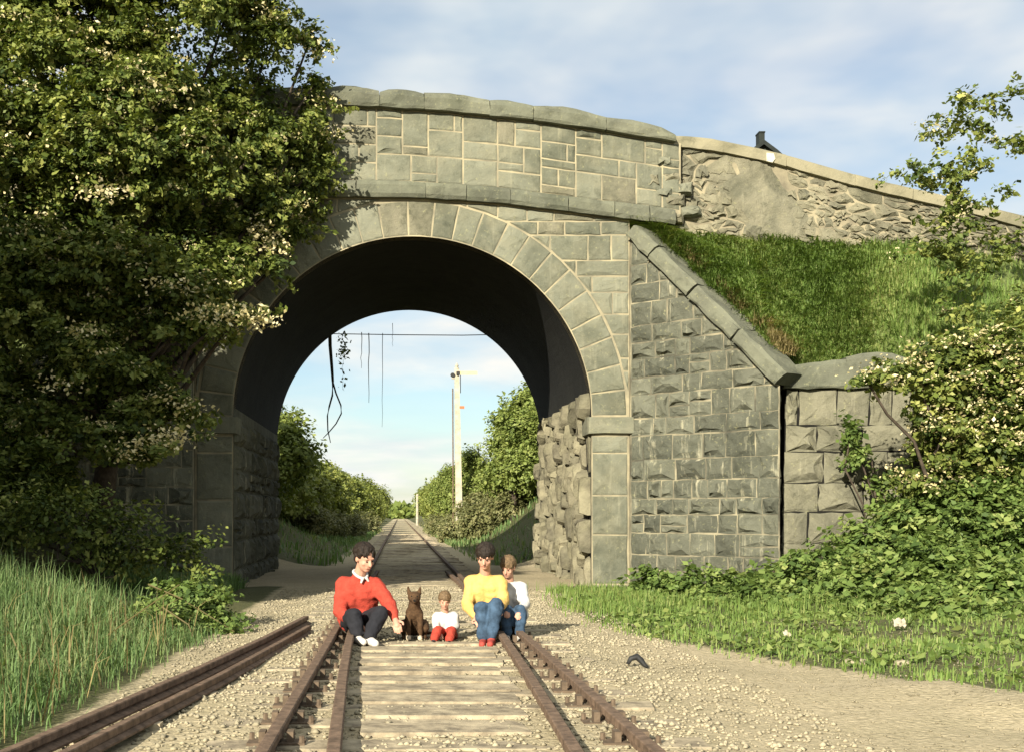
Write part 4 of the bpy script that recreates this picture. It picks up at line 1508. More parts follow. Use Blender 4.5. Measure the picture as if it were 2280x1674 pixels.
# right verge
n = 60000
x = nr.uniform(2.0, 9.5, n)
y = nr.uniform(4.5, 20.0, n)
keep = (x > verge_x(y) + nr.normal(0, 0.16, n)) & (x < 0.5 * y + 1.5)
keep &= nr.uniform(0, 1, n) < 0.35 + 0.9 * np.clip(0.5 + np.sin(x * 2.3 + np.sin(y * 1.9)) * np.sin(y * 1.7 + x), 0, 1)
x, y = x[keep], y[keep]
blades('verge_grass', x, y, ground_z(x, y) - 0.01, np.where(y > 14.5, 0.17, 0.09), 0.006, M['grass'], 'short green grass of the verge right of the gravel path', 0.45)
# broad-leaved weeds among the grass
wx, wy = nr.uniform(2.4, 9, 420), nr.uniform(6, 18, 420)
wk = (wx > verge_x(wy) + 0.1 + nr.exponential(0.5, 420) * 0) & (wx < 0.5 * wy + 1.0)
wx, wy = wx[wk], wy[wk]
wc = np.repeat(np.stack([wx, wy, ground_z(wx, wy) + 0.05], 1), 22, 0)
wc += nr.normal(0, 1, wc.shape) * np.array([0.13, 0.13, 0.035])
wt = np.repeat(nr.uniform(0.2, 0.9, len(wx)), 22)
o = link(bpy.data.objects.new('verge_weeds', leaf_mesh('verge_weeds', wc, 0.075, M['bramble'], wt, 0.8)))
tag(o, 'broad leaved weeds growing among the verge grass', None, None, 'stuff')
# tall grass on the left bank
n = 52000
x = nr.uniform(-7, -1.75, n)
y = nr.uniform(4.5, 16.0, n)
keep = (x > -0.36 * y - 0.9) & (x < -1.95 - 0.25 * sstep(12.5, 9, y) + nr.normal(0, 0.12, n)) & (y < 13.5 + nr.normal(0, 0.6, n))
x, y = x[keep], y[keep]
hgt = np.interp(x, [-5, -3, -2.3, -1.8], [0.52, 0.44, 0.26, 0.12])
blades('tall_grass', x, y, ground_z(x, y) - 0.02, hgt * nr.uniform(0.6, 1.15, len(x)), 0.0048, M['tallgrass'], 'tall bluish green grass on the left bank in the foreground', 0.55)
n = 800
x = nr.uniform(-5.5, -2.1, n)
y = nr.uniform(5, 13, n)
keep = (x > -0.36 * y - 0.9)
x, y = x[keep], y[keep]
blades('dry_grass', x, y, ground_z(x, y) - 0.02, 0.5, 0.005, M['drygrass'], 'dry straw coloured stalks among the tall grass on the left', 0.6)
# the steep bank under the rubble wall
bt = len(bx)
Vb = np.array(BANKV).reshape(bt, TT + 1, 3)
n = 70000
ui = nr.uniform(0, bt - 9.01, n)
vi = nr.uniform(0.2, TT - 0.01, n)
i0, j0 = ui.astype(int), vi.astype(int)
fu, fv = (ui - i0)[:, None], (vi - j0)[:, None]
pb_ = (Vb[i0, j0] * (1 - fu) + Vb[i0 + 1, j0] * fu) * (1 - fv) + (Vb[i0, j0 + 1] * (1 - fu) + Vb[i0 + 1, j0 + 1] * fu) * fv
blades('bank_grass', pb_[:, 0], pb_[:, 1], pb_[:, 2] - 0.02, 0.09 + 0.12 * (0.5 + 0.5 * np.sin(pb_[:, 0] * 5.1 + 2 * np.sin(pb_[:, 2] * 4.3)) * np.sin(pb_[:, 2] * 6.7 + pb_[:, 0] * 2)), 0.010, M['grass'], 'uneven green grass on the steep bank under the rubble wall', 0.9)
n = 24000
ui = nr.uniform(bt - 9.01, bt - 3.1, n)
vi = nr.uniform(0.2, TT - 0.01, n)
i0, j0 = ui.astype(int), vi.astype(int)
fu, fv = (ui - i0)[:, None], (vi - j0)[:, None]
pb2 = (Vb[i0, j0] * (1 - fu) + Vb[i0 + 1, j0] * fu) * (1 - fv) + (Vb[i0, j0 + 1] * (1 - fu) + Vb[i0 + 1, j0 + 1] * fu) * fv
blades('bank_grass', pb2[:, 0], pb2[:, 1], pb2[:, 2] - 0.02, 0.2, 0.009, M['grass'], 'long green grass on the bank behind the right hand bushes', 0.7)
# dry tufts along the top edge of the wing coping
n = 6000
t_ = np.clip(nr.beta(1.2, 1.2, n) * 1.0, 0.02, 0.98)
off = nr.uniform(0.40, 0.85, n)
dirx, diry = 0.717, 0.697
x = A_.x + (B_.x - A_.x) * t_ + dirx * off
y = A_.y + (B_.y - A_.y) * t_ + diry * off
z = A_.z + (B_.z - A_.z) * t_ + 0.38
msk = np.sin(t_ * 23) + np.sin(t_ * 51) > -0.5
blades('dry_grass', x[msk], y[msk], z[msk], 0.24, 0.009, M['drygrass'], 'dry brown grass along the upper edge of the sloping coping', 0.9)
# rough grass on the cutting sides beyond the bridge
n = 30000
y = 29.5 + 70 * nr.uniform(0, 1, n) ** 1.6
u = nr.uniform(1.7, 6.5, n)
sd_ = np.where(nr.uniform(0, 1, n) < 0.5, -1, 1)
x = XC + sd_ * u
keep = (y > 48 + nr.normal(0, 2.5, n)) | (nr.uniform(0, 1, n) < 0.12)
x, y = x[keep], y[keep]
blades('cutting_grass', x, y, ground_z(x, y) - 0.02, 0.28, 0.02, M['tallgrass'], 'rough grass on both sides of the cutting beyond the arch', 0.6)
# weeds along the foot of the left pier and wall
n = 3500
x = nr.uniform(-4.6, -2.6, n)
y = nr.uniform(16.5, 20.6, n)
blades('wall_weeds', x, y, ground_z(x, y) - 0.02, 0.3, 0.01, M['tallgrass'], 'weeds along the shaded foot of the left pier', 0.6)

# ------------------------------------------------------------------ vegetation beyond the arch
def foliage_mesh(seed, blobs, per, leaves, slen, ls, mat, flat=0.3):
    p, t, d, tips = sprays(blobs, per, leaves, slen, flat, 0.2, 0.35, seed=seed)
    return leaf_mesh('foliage', p, ls, mat, t, 0.5, d)


bush_me = []
for k in range(4):
    rr = random.Random(100 + k)
    bl_ = [((rr.uniform(-0.9, 0.9), rr.uniform(-0.9, 0.9), rr.uniform(0.7, 1.6)), rr.uniform(0.7, 1.05)) for _ in range(6)] + [((0, 0, 0.8), (1.4, 1.4, 0.9))]
    bush_me.append(foliage_mesh(100 + k, bl_, 7, 40, 0.42, 0.15, M['hedge']))
scrub_me = []
for k in range(2):
    rr = random.Random(140 + k)
    bl_ = [((rr.uniform(-1, 1), rr.uniform(-1, 1), rr.uniform(0.2, 0.6)), rr.uniform(0.5, 0.75)) for _ in range(6)]
    scrub_me.append(foliage_mesh(140 + k, bl_, 9, 34, 0.35, 0.12, M['scrub']))
tree_me = []
trunk_me = []
for k in range(3):
    rr = random.Random(200 + k)
    bl_ = []
    for _ in range(11):
        h = rr.uniform(0.25, 1.0)
        w = 1.5 * math.sin(math.pi * min(0.95, h * 0.85 + 0.1))
        a = rr.uniform(0, 6.28)
        bl_.append(((w * 0.6 * math.cos(a), w * 0.6 * math.sin(a), 0.9 + 4.0 * h), rr.uniform(0.6, 0.95) * (1.15 - 0.4 * h)))
    tree_me.append(foliage_mesh(200 + k, bl_, 7, 38, 0.45, 0.16, M['tree']))
    v, f = join_vf(tube_vf([(0, 0, -0.5), (0.05, 0, 1.2), (0, 0.05, 3.0), (0, 0, 4.6)], [0.16, 0.13, 0.09, 0.03], 8), branch_set((0, 0, 1.0), [b[0] for b in bl_], 0.05, 0.015, 0.15, k))
    trunk_me.append(mesh_from('trunk', [Vector(q) for q in v], f, M['bark'], True))


def put(name, label, cat, x, y, s, me, trunk=None, group=None, dz=0.0, sz=1.0):
    z = float(ground_z(x, y)) + dz
    o = thing(name, label, cat, (x, y, z), group)
    a = rng.uniform(0, 6.28)
    for nm, m in (('crown' if trunk else 'foliage', me), ('trunk', trunk)):
        if m is None:
            continue
        c = bpy.data.objects.new(nm, m)
        link(c, o, (x, y, z))
        c.rotation_euler = (0, 0, a)
        c.scale = (s, s, s * sz)
    return o


ords = ['first', 'second', 'third', 'fourth', 'fifth', 'sixth', 'seventh', 'eighth', 'ninth', 'tenth', 'eleventh', 'twelfth', 'thirteenth', 'fourteenth', 'fifteenth', 'sixteenth']
gl = 'bushes lining the left of the cutting beyond the arch'
for k, (x, y, s) in enumerate(((-5.3, 42, 1.05), (-4.9, 47, 1.1), (-4.8, 51, 1.15), (-4.5, 56, 1.15), (-4.6, 62, 1.2), (-4.3, 71, 1.15), (-4.4, 82, 1.3), (-4.3, 95, 1.3), (-4.4, 112, 1.4), (-4.6, 135, 1.6), (-4.9, 165, 1.8), (-5.4, 205, 2.2))):
    put('hedge_bush', 'rounded green bush on the left bank beyond the arch, %s along from the bridge' % ords[k], 'bush', x, y, s, bush_me[k % 4], None, gl)
gr = 'bushes lining the right of the cutting beyond the arch'
for k, (x, y, s) in enumerate(((5.6, 62, 1.1), (4.9, 76, 1.2), (4.9, 88, 1.3), (5.0, 104, 1.4), (5.1, 125, 1.5), (5.3, 150, 1.7), (5.8, 190, 2.1))):
    put('hedge_bush', 'rounded green bush on the right bank beyond the arch, %s along past the trees' % ords[k], 'bush', x, y, s, bush_me[(k + 1) % 4], None, gr)
gs = 'low scrub on the cutting banks'
for k, (x, y, s, w) in enumerate(((-4.0, 49, 0.85, 'left'), (-3.3, 54, 0.85, 'left'), (-3.1, 60, 0.9, 'left'), (-3.0, 68, 0.95, 'left'), (-3.0, 80, 1.0, 'left'), (3.9, 50, 0.95, 'right'), (3.1, 54, 0.85, 'right'), (3.4, 60, 1.0, 'right'), (3.1, 68, 0.95, 'right'), (3.1, 80, 1.0, 'right'), (4.9, 49, 1.05, 'right'), (4.4, 56, 1.1, 'right'))):
    cnt = {'left': ords[k % 5], 'right': ords[(k - 5) % 7]}[w]
    put('scrub_bush', 'low brownish scrub on the %s bank beyond the arch, %s of its row' % (w, cnt), 'scrub', x, y, s, scrub_me[k % 2], None, gs)
gt = 'trees standing beyond the arch'
for k, (x, y, s, lab) in enumerate(((-4.1, 38.5, 0.9, 'loose leafy tree at the left edge of the far opening, nearest the bridge'),
                                    (-5.9, 43, 0.9, 'leafy tree behind the left bushes just beyond the bridge'),
                                    (4.5, 48, 0.88, 'tall bushy tree right of the signal post, filling the right of the far opening'),
                                    (3.9, 60, 0.86, 'bushy tree directly behind the signal post'),
                                    (5.6, 52, 1.0, 'bushy tree at the right edge of the far opening'),
                                    (3.5, 72, 0.8, 'green tree left of the signal post, farther along the right bank'),
                                    (3.6, 90, 0.85, 'small distant tree on the right bank behind the others'),
                                    (6.5, 47, 0.8, 'tree hidden behind the right abutment beyond the arch'))):
    put('bushy_tree', lab, 'tree', x, y, s, tree_me[k % 3], trunk_me[k % 3], gt)
# far woods closing the view
pts = []
tt = []
r_ = np.random.default_rng(5)
for k in range(130):
    c = np.array([r_.uniform(-160, 160), r_.uniform(330, 420), 1.0])
    rad = np.array([r_.uniform(4, 8), 4, r_.uniform(2.5, 5)])
    d = r_.normal(0, 1, (160, 3))
    d /= np.linalg.norm(d, axis=1, keepdims=True)
    pts.append(c + d * rad * r_.uniform(0.6, 1.05, (160, 1)))
    tt.append(np.repeat(r_.uniform(0, 0.6), 160))
pts = np.concatenate(pts)
o = link(bpy.data.objects.new('woods', leaf_mesh('woods', pts, 1.8, M['tree'], np.concatenate(tt), 0.5)))
tag(o, 'low distant woods closing the view at the end of the line', None, None, 'stuff')

# ------------------------------------------------------------------ signal post and far post
sx_, sy_ = (1023 - VX) * 58 / FPX, 58.0
sz_ = float(ground_z(sx_, sy_))
pz0, pz1 = EYE + (VY - 1120) * 58 / FPX, EYE + (VY - 822) * 58 / FPX
sig = thing('signal_post', 'cream painted railway signal post with one horizontal arm beyond the arch', 'signal', (sx_, sy_, sz_))
tx = sx_ - 0.13
vs = [(sx_ - 0.175, sy_ - 0.14, sz_ - 0.3), (sx_ + 0.175, sy_ - 0.14, sz_ - 0.3), (sx_ + 0.175, sy_ + 0.14, sz_ - 0.3), (sx_ - 0.175, sy_ + 0.14, sz_ - 0.3),
      (tx - 0.11, sy_ - 0.085, pz1), (tx + 0.11, sy_ - 0.085, pz1), (tx + 0.11, sy_ + 0.085, pz1), (tx - 0.11, sy_ + 0.085, pz1)]
part('post', vs, box_vf(0, 1, 0, 1, 0, 1)[1], M['signal_white'], sig)
part('finial', *join_vf(tube_vf([(tx, sy_, pz1), (tx, sy_, pz1 + 0.06)], [0.11, 0.11], 8), tube_vf([(tx, sy_, pz1 + 0.06), (tx, sy_, pz1 + 0.16), (tx, sy_, pz1 + 0.3)], [0.05, 0.09, 0.01], 8)), M['signal_white'], sig)
az = EYE + (VY - 831) * 58 / FPX
part('arm', *box_vf(tx + 0.12, tx + 0.98, sy_ - 0.17, sy_ - 0.13, az - 0.09, az + 0.09), M['signal_yellow'], sig)
part('spectacle', *join_vf(box_vf(tx - 0.02, tx + 0.14, sy_ - 0.2, sy_ - 0.12, az - 0.10, az + 0.07), tube_vf([(tx - 0.2, sy_ - 0.16, az - 0.1), (tx - 0.2, sy_ - 0.12, az - 0.1)], 0.11, 10)), M['iron'], sig)
part('lamp', *join_vf(box_vf(tx - 0.24, tx - 0.12, sy_ - 0.1, sy_ + 0.02, az - 0.28, az - 0.05)), M['signal_white'], sig)
part('bracket', *box_vf(tx + 0.13, tx + 0.36, sy_ - 0.1, sy_ - 0.02, EYE + (VY - 907) * 58 / FPX - 0.05, EYE + (VY - 907) * 58 / FPX + 0.07), M['signal_red'], sig)
lv = [tube_vf([(tx - 0.2, sy_ + 0.1, pz1 - 0.9), (sx_ - 0.3, sy_ + 0.2, sz_)], 0.018, 5), tube_vf([(tx - 0.16, sy_ + 0.35, pz1 - 0.9), (sx_ - 0.26, sy_ + 0.5, sz_)], 0.018, 5)]
for k in range(18):
    f = k / 18
    xx = tx - 0.2 + (sx_ - 0.3 - tx + 0.2) * f
    zz = pz1 - 0.9 + (sz_ - pz1 + 0.9) * f
    lv.append(tube_vf([(xx, sy_ + 0.1 + 0.1 * f, zz), (xx + 0.04, sy_ + 0.35 + 0.15 * f, zz)], 0.012, 4))
part('ladder', *join_vf(*lv), M['rust'], sig)
part('pull_wire', *tube_vf([(tx + 0.17, sy_ - 0.12, az - 0.1), (tx + 0.17, sy_ - 0.12, az - 0.95)], 0.02, 5), M['iron'], sig)
fx, fy = (929 - VX) * 140 / FPX, 140.0
fz = float(ground_z(fx, fy))
fp = thing('white_post', 'small pale post far down the line at the end of the right hedge', 'post', (fx, fy, fz))
ft = EYE + (VY - 1104) * 140 / FPX
part('shaft', *tube_vf([(fx, fy, fz - 0.2), (fx, fy, ft)], [0.16, 0.12], 8), M['signal_white'], fp)
part('cap', *tube_vf([(fx, fy, ft), (fx, fy, ft + 0.15), (fx, fy, ft + 0.3)], [0.16, 0.16, 0.02], 8), M['signal_white'], fp)

# ------------------------------------------------------------------ hut roof above the rubble wall
hx, hy = (1701 - VX) * 31.0 / FPX, 31.0
hz = EYE + (VY - 311) * 31.0 / FPX
hb = px_rubb(hx) - 0.3
hut = thing('roadside_hut', 'dark slate gable roof with a stub chimney peeping over the rubble wall', 'hut', (hx, hy + 2, hb))
ez = hz - 1.9
part('wall', *join_vf(box_vf(hx - 1.9, hx + 1.9, hy + 0.15, hy + 4, hb, ez), ([(hx - 1.9, hy + 0.15, ez), (hx + 1.9, hy + 0.15, ez), (hx, hy + 0.15, hz - 0.12)], [(0, 1, 2)])), M['slate'], hut)
prof_ = [(-2.15, -1.98), (-1.2, -1.16), (-0.35, -0.28), (0, 0.0), (0.35, -0.26), (1.2, -1.02), (2.15, -1.86)]
vs, fs = [], []
for yy in (hy, hy + 4.2):
    for a, b in prof_:
        vs.append((hx + a, yy, hz + b))
    for a, b in reversed(prof_):
        vs.append((hx + a, yy, hz + b - 0.12))
m_ = len(prof_) * 2
for k in range(m_):
    fs.append((k, (k + 1) % m_, m_ + (k + 1) % m_, m_ + k))
fs += [tuple(range(m_)), tuple(reversed(range(m_, 2 * m_)))]
part('roof', vs, fs, M['slate'], hut)
part('chimney', *join_vf(box_vf(hx - 0.09, hx + 0.05, hy + 0.1, hy + 0.4, hz - 0.15, hz + 0.2), box_vf(hx - 0.1, hx + 0.06, hy + 0.08, hy + 0.42, hz + 0.2, hz + 0.235)), M['slate'], hut)

# ------------------------------------------------------------------ roots, creepers and the wire across the far mouth
WY = DB + 0.25


def W(px, py, dy=0.0):
    return at(px, py, WY + dy)


wire = part('wire', *tube_vf([W(600, 742), W(760, 744), W(890, 746), W(1030, 747), W(1180, 744)], 0.011, 5), M['wire'], None)
tag(wire, 'dark wire stretched level across the far mouth of the arch', 'wire')
root = thing('hanging_root', 'thick forked dead root hanging at the left of the far arch mouth', 'root', W(735, 690))
zt_ = [(733, 690), (735, 770), (739, 820), (741, 850)]
part('stem', *tube_vf([W(*p) for p in zt_], [0.05, 0.042, 0.036, 0.03], 7), M['root'], root, True)
part('fork', *tube_vf([W(741, 850), W(740, 880), W(733, 905), W(729, 925), W(730, 958), (W(736, 985))], [0.028, 0.024, 0.022, 0.018, 0.016, 0.01], 6), M['root'], root, True)
part('fork', *tube_vf([W(741, 850), W(748, 875), W(759, 902), W(760, 920), W(748, 943), W(732, 962), W(719, 975)], [0.024, 0.022, 0.02, 0.018, 0.016, 0.014, 0.008], 6), M['root'], root, True)


def creeper(label, px, y0, y1, leaves=0, wob=2.0, r=0.008):
    o = thing('hanging_creeper', label, 'creeper', W(px, y0), 'creepers hanging across the far mouth of the arch')
    pts = [W(px + rng.uniform(-wob, wob) * (k > 0), y0 + (y1 - y0) * k / 7) for k in range(8)]
    part('stem', *tube_vf(pts, [r * (1 - 0.08 * k) for k in range(8)], 5), M['root'], o)
    if leaves:
        c = []
        for k in range(leaves):
            f = rng.random() ** 0.8
            p = W(px + rng.gauss(0, 7), y0 + (y1 - y0) * f)
            c.append((p.x, p.y + rng.uniform(-0.1, 0.1), p.z))
        c = np.array(c)
        bv = np.array(WLOC[o.name])
        b = bpy.data.objects.new('leaves', leaf_mesh('leaves', c - bv, 0.09, M['hawthorn'], np.full(len(c), 0.2), 0.2))
        link(b, o, WLOC[o.name])
    return o


creeper('leafy dark creeper tuft hanging right of the forked root', 766, 738, 800, 90, 5, 0.012)
creeper('sparse creeper tip dangling below the leafy tuft', 764, 800, 870, 12, 3, 0.006)
creeper('short thin creeper strand hanging from the wire beside the tuft', 805, 740, 820, 0, 2, 0.010)
creeper('long dark straight creeper strand reaching halfway down the opening', 821, 742, 896, 0, 1.0, 0.012)
creeper('faint longest creeper strand hanging near the middle of the opening', 852, 742, 950, 0, 1.5, 0.008)
creeper('short faint creeper strand nearest the crown of the far arch', 874, 720, 772, 0, 1.0, 0.007)

# ------------------------------------------------------------------ litter on the verge and path
def lump(name, label, cat, x, y, r, mat, sz=0.5, n=9):
    z = float(ground_z(x, y))
    bm = bmesh.new()
    bmesh.ops.create_icosphere(bm, subdivisions=2, radius=1.0)
    sd = rng.uniform(0, 50)
    for v_ in bm.verts:
        k = 1 + 0.45 * mnoise.noise(v_.co * 1.6 + Vector((sd, 0, 0)))
        v_.co = Vector((v_.co.x * r * k, v_.co.y * r * k * 0.8, v_.co.z * r * sz * k))
    me = bpy.data.meshes.new(name)
    bm.to_mesh(me)
    bm.free()
    me.materials.append(mat)
    o = link(bpy.data.objects.new(name, me), None, (x, y, z + r * sz * 0.6))
    return tag(o, label, cat)


def gpos(px, py):
    Y = (EYE - BASE) * FPX / (py - VY)
    for _ in range(6):
        X = (px - VX) * Y / FPX
        Y = (EYE - float(ground_z(X, Y))) * FPX / (py - VY)
    return (px - VX) * Y / FPX, Y


def paper(label, px, py, w, h):
    x, y = gpos(px, py)
    z = float(ground_z(x, y)) + 0.05
    vs, fs = [], []
    for j in range(5):
        for i in range(6):
            a, b = (i / 5 - 0.5) * w, (j / 4 - 0.5) * h
            vs.append((x + a + rng.uniform(-0.01, 0.01), y + b * 0.8, z + 0.06 * mnoise.noise((i * 1.1, j * 1.3, px)) + (j / 4) * h * 0.75))
    for j in range(4):
        for i in range(5):
            k = j * 6 + i
            fs.append((k, k + 1, k + 7, k + 6))
    o = part('scrap_paper', vs, fs, M['paper'], None)
    return tag(o, label, 'litter')


paper('crumpled white scrap of paper caught below the bramble at the right', 2003, 1404, 0.12, 0.09)
paper('small cream scrap of paper on the mown verge in front of the nettles', 1752, 1424, 0.07, 0.04)
x, y = gpos(1905, 1478)
lump('pale_stone', 'flat pale stone lying in the grass at the lower right', 'stone', x, y, 0.10, M['pebble'], 0.4)
x, y = gpos(2010, 1480)
lump('pale_stone', 'smaller pale stone lying right of the flat one in the grass', 'stone', x, y, 0.07, M['pebble'], 0.4)
x, y = gpos(1418, 1486)
z = float(ground_z(x, y))
strap = part('iron_strap', *tube_vf([(x - 0.075, y, z + 0.03), (x - 0.05, y, z + 0.075), (x, y + 0.01, z + 0.09), (x + 0.035, y, z + 0.06), (x + 0.06, y - 0.02, z + 0.025), (x + 0.085, y - 0.03, z + 0.005)], [0.014, 0.022, 0.028, 0.026, 0.018, 0.01], 8), M['iron'], None, True)
tag(strap, 'bent dark iron scrap lying on the pale gravel path', 'scrap iron')
for k, (px, py, r, lab) in enumerate(((1235, 1445, 0.035, 'loose stone just right of the right rail'), (1330, 1452, 0.03, 'loose stone on the path left of the iron scrap'), (1260, 1425, 0.045, 'largest loose stone on the path beside the right rail'))):
    x, y = gpos(px, py)
    lump('loose_stone', lab, 'stone', x, y, r, M['pebble'], 0.6)


# ------------------------------------------------------------------ people
def capsule_bm(bm, a, b, ra, rb, n=10):
    a, b = Vector(a), Vector(b)
    d = b - a
    l = d.length
    if l < 1e-5:
        d = Vector((0, 0, 1))
        l = 1e-5
    q = Vector((0, 0, 1)).rotation_difference(d.normalized())
    rings = []
    for k in range(1, 4):
        t = -math.pi / 2 + (math.pi / 2) * k / 3
        rings.append((ra * math.sin(t), ra * math.cos(t)))
    for k in range(0, 3):
        t = (math.pi / 2) * k / 3
        rings.append((l + rb * math.sin(t), rb * math.cos(t)))
    bot = bm.verts.new(a + q @ Vector((0, 0, -ra)))
    top = bm.verts.new(a + q @ Vector((0, 0, l + rb)))
    rv = []
    for z, r in rings:
        rv.append([bm.verts.new(a + q @ Vector((r * math.cos(2 * math.pi * k / n), r * math.sin(2 * math.pi * k / n), z))) for k in range(n)])
    for i in range(len(rv) - 1):
        for k in range(n):
            bm.faces.new((rv[i][k], rv[i][(k + 1) % n], rv[i + 1][(k + 1) % n], rv[i + 1][k]))
    for k in range(n):
        bm.faces.new((bot, rv[0][(k + 1) % n], rv[0][k]))
        bm.faces.new((top, rv[-1][k], rv[-1][(k + 1) % n]))


def ell_bm(bm, c, r, rot=None, sub=3):
    vs = bmesh.ops.create_icosphere(bm, subdivisions=sub, radius=1.0)['verts']
    for v_ in vs:
        p = Vector((v_.co.x * r[0], v_.co.y * r[1], v_.co.z * r[2]))
        if rot is not None:
            p = rot @ p
        v_.co = p + Vector(c)


def fused(name, bm, mat, parent, voxel=0.008, smooth=4, rough=0.0):
    """Fuse overlapping closed shapes into one continuous skin."""
    me = bpy.data.meshes.new(name + '_draft')
    bm.to_mesh(me)
    bm.free()
    tmp = bpy.data.objects.new(name + '_draft', me)
    COL.objects.link(tmp)
    rm_ = tmp.modifiers.new('r', 'REMESH')
    rm_.mode = 'VOXEL'
    rm_.voxel_size = voxel
    if smooth:
        sm = tmp.modifiers.new('s', 'SMOOTH')
        sm.iterations = smooth
        sm.factor = 0.5
    dg = bpy.context.evaluated_depsgraph_get()
    me2 = bpy.data.meshes.new_from_object(tmp.evaluated_get(dg))
    me2.name = name
    bpy.data.objects.remove(tmp)
    bpy.data.meshes.remove(me)
    if rough:
        for v_ in me2.vertices:
            v_.co += v_.normal * rough * (mnoise.noise(Vector((v_.co.x * 7, v_.co.y * 7, v_.co.z * 19))) * 0.8 + 0.25 * mnoise.noise(v_.co * 30))
    me2.materials.clear()
    me2.materials.append(mat)
    me2.polygons.foreach_set('use_smooth', [True] * len(me2.polygons))
    o = bpy.data.objects.new(name, me2)
    wl = WLOC[parent.name]
    for v_ in me2.vertices:
        v_.co -= wl
    link(o, parent, wl)
    return o


def hand_bm(bm, wrist, direction, s, side):
    """Palm, four unequal bent fingers and a thumb from its side."""
    w = Vector(wrist)
    d = Vector(direction).normalized()
    sd = d.cross(Vector((0, -1, 0.2))).normalized()
    nrm = sd.cross(d).normalized()
    palm = w + d * 0.085 * s
    capsule_bm(bm, w, palm, 0.026 * s, 0.03 * s)
    for k, (o, l) in enumerate(((-0.03, 0.062), (-0.010, 0.075), (0.011, 0.070), (0.031, 0.055))):
        a = palm + sd * o * s
        b = a + (d * 0.85 - nrm * 0.25).normalized() * l * 0.55 * s
        c = b + (d * 0.5 - nrm * 0.8).normalized() * l * 0.5 * s
        capsule_bm(bm, a, b, 0.0105 * s, 0.0095 * s, 8)
        capsule_bm(bm, b, c, 0.0095 * s, 0.008 * s, 8)
    a = w + d * 0.03 * s + sd * (-0.025 * side) * s
    b = a + (d * 0.7 - sd * 0.7 * side).normalized() * 0.045 * s
    capsule_bm(bm, a, b, 0.013 * s, 0.011 * s, 8)
    capsule_bm(bm, b, b + d * 0.03 * s, 0.011 * s, 0.009 * s, 8)


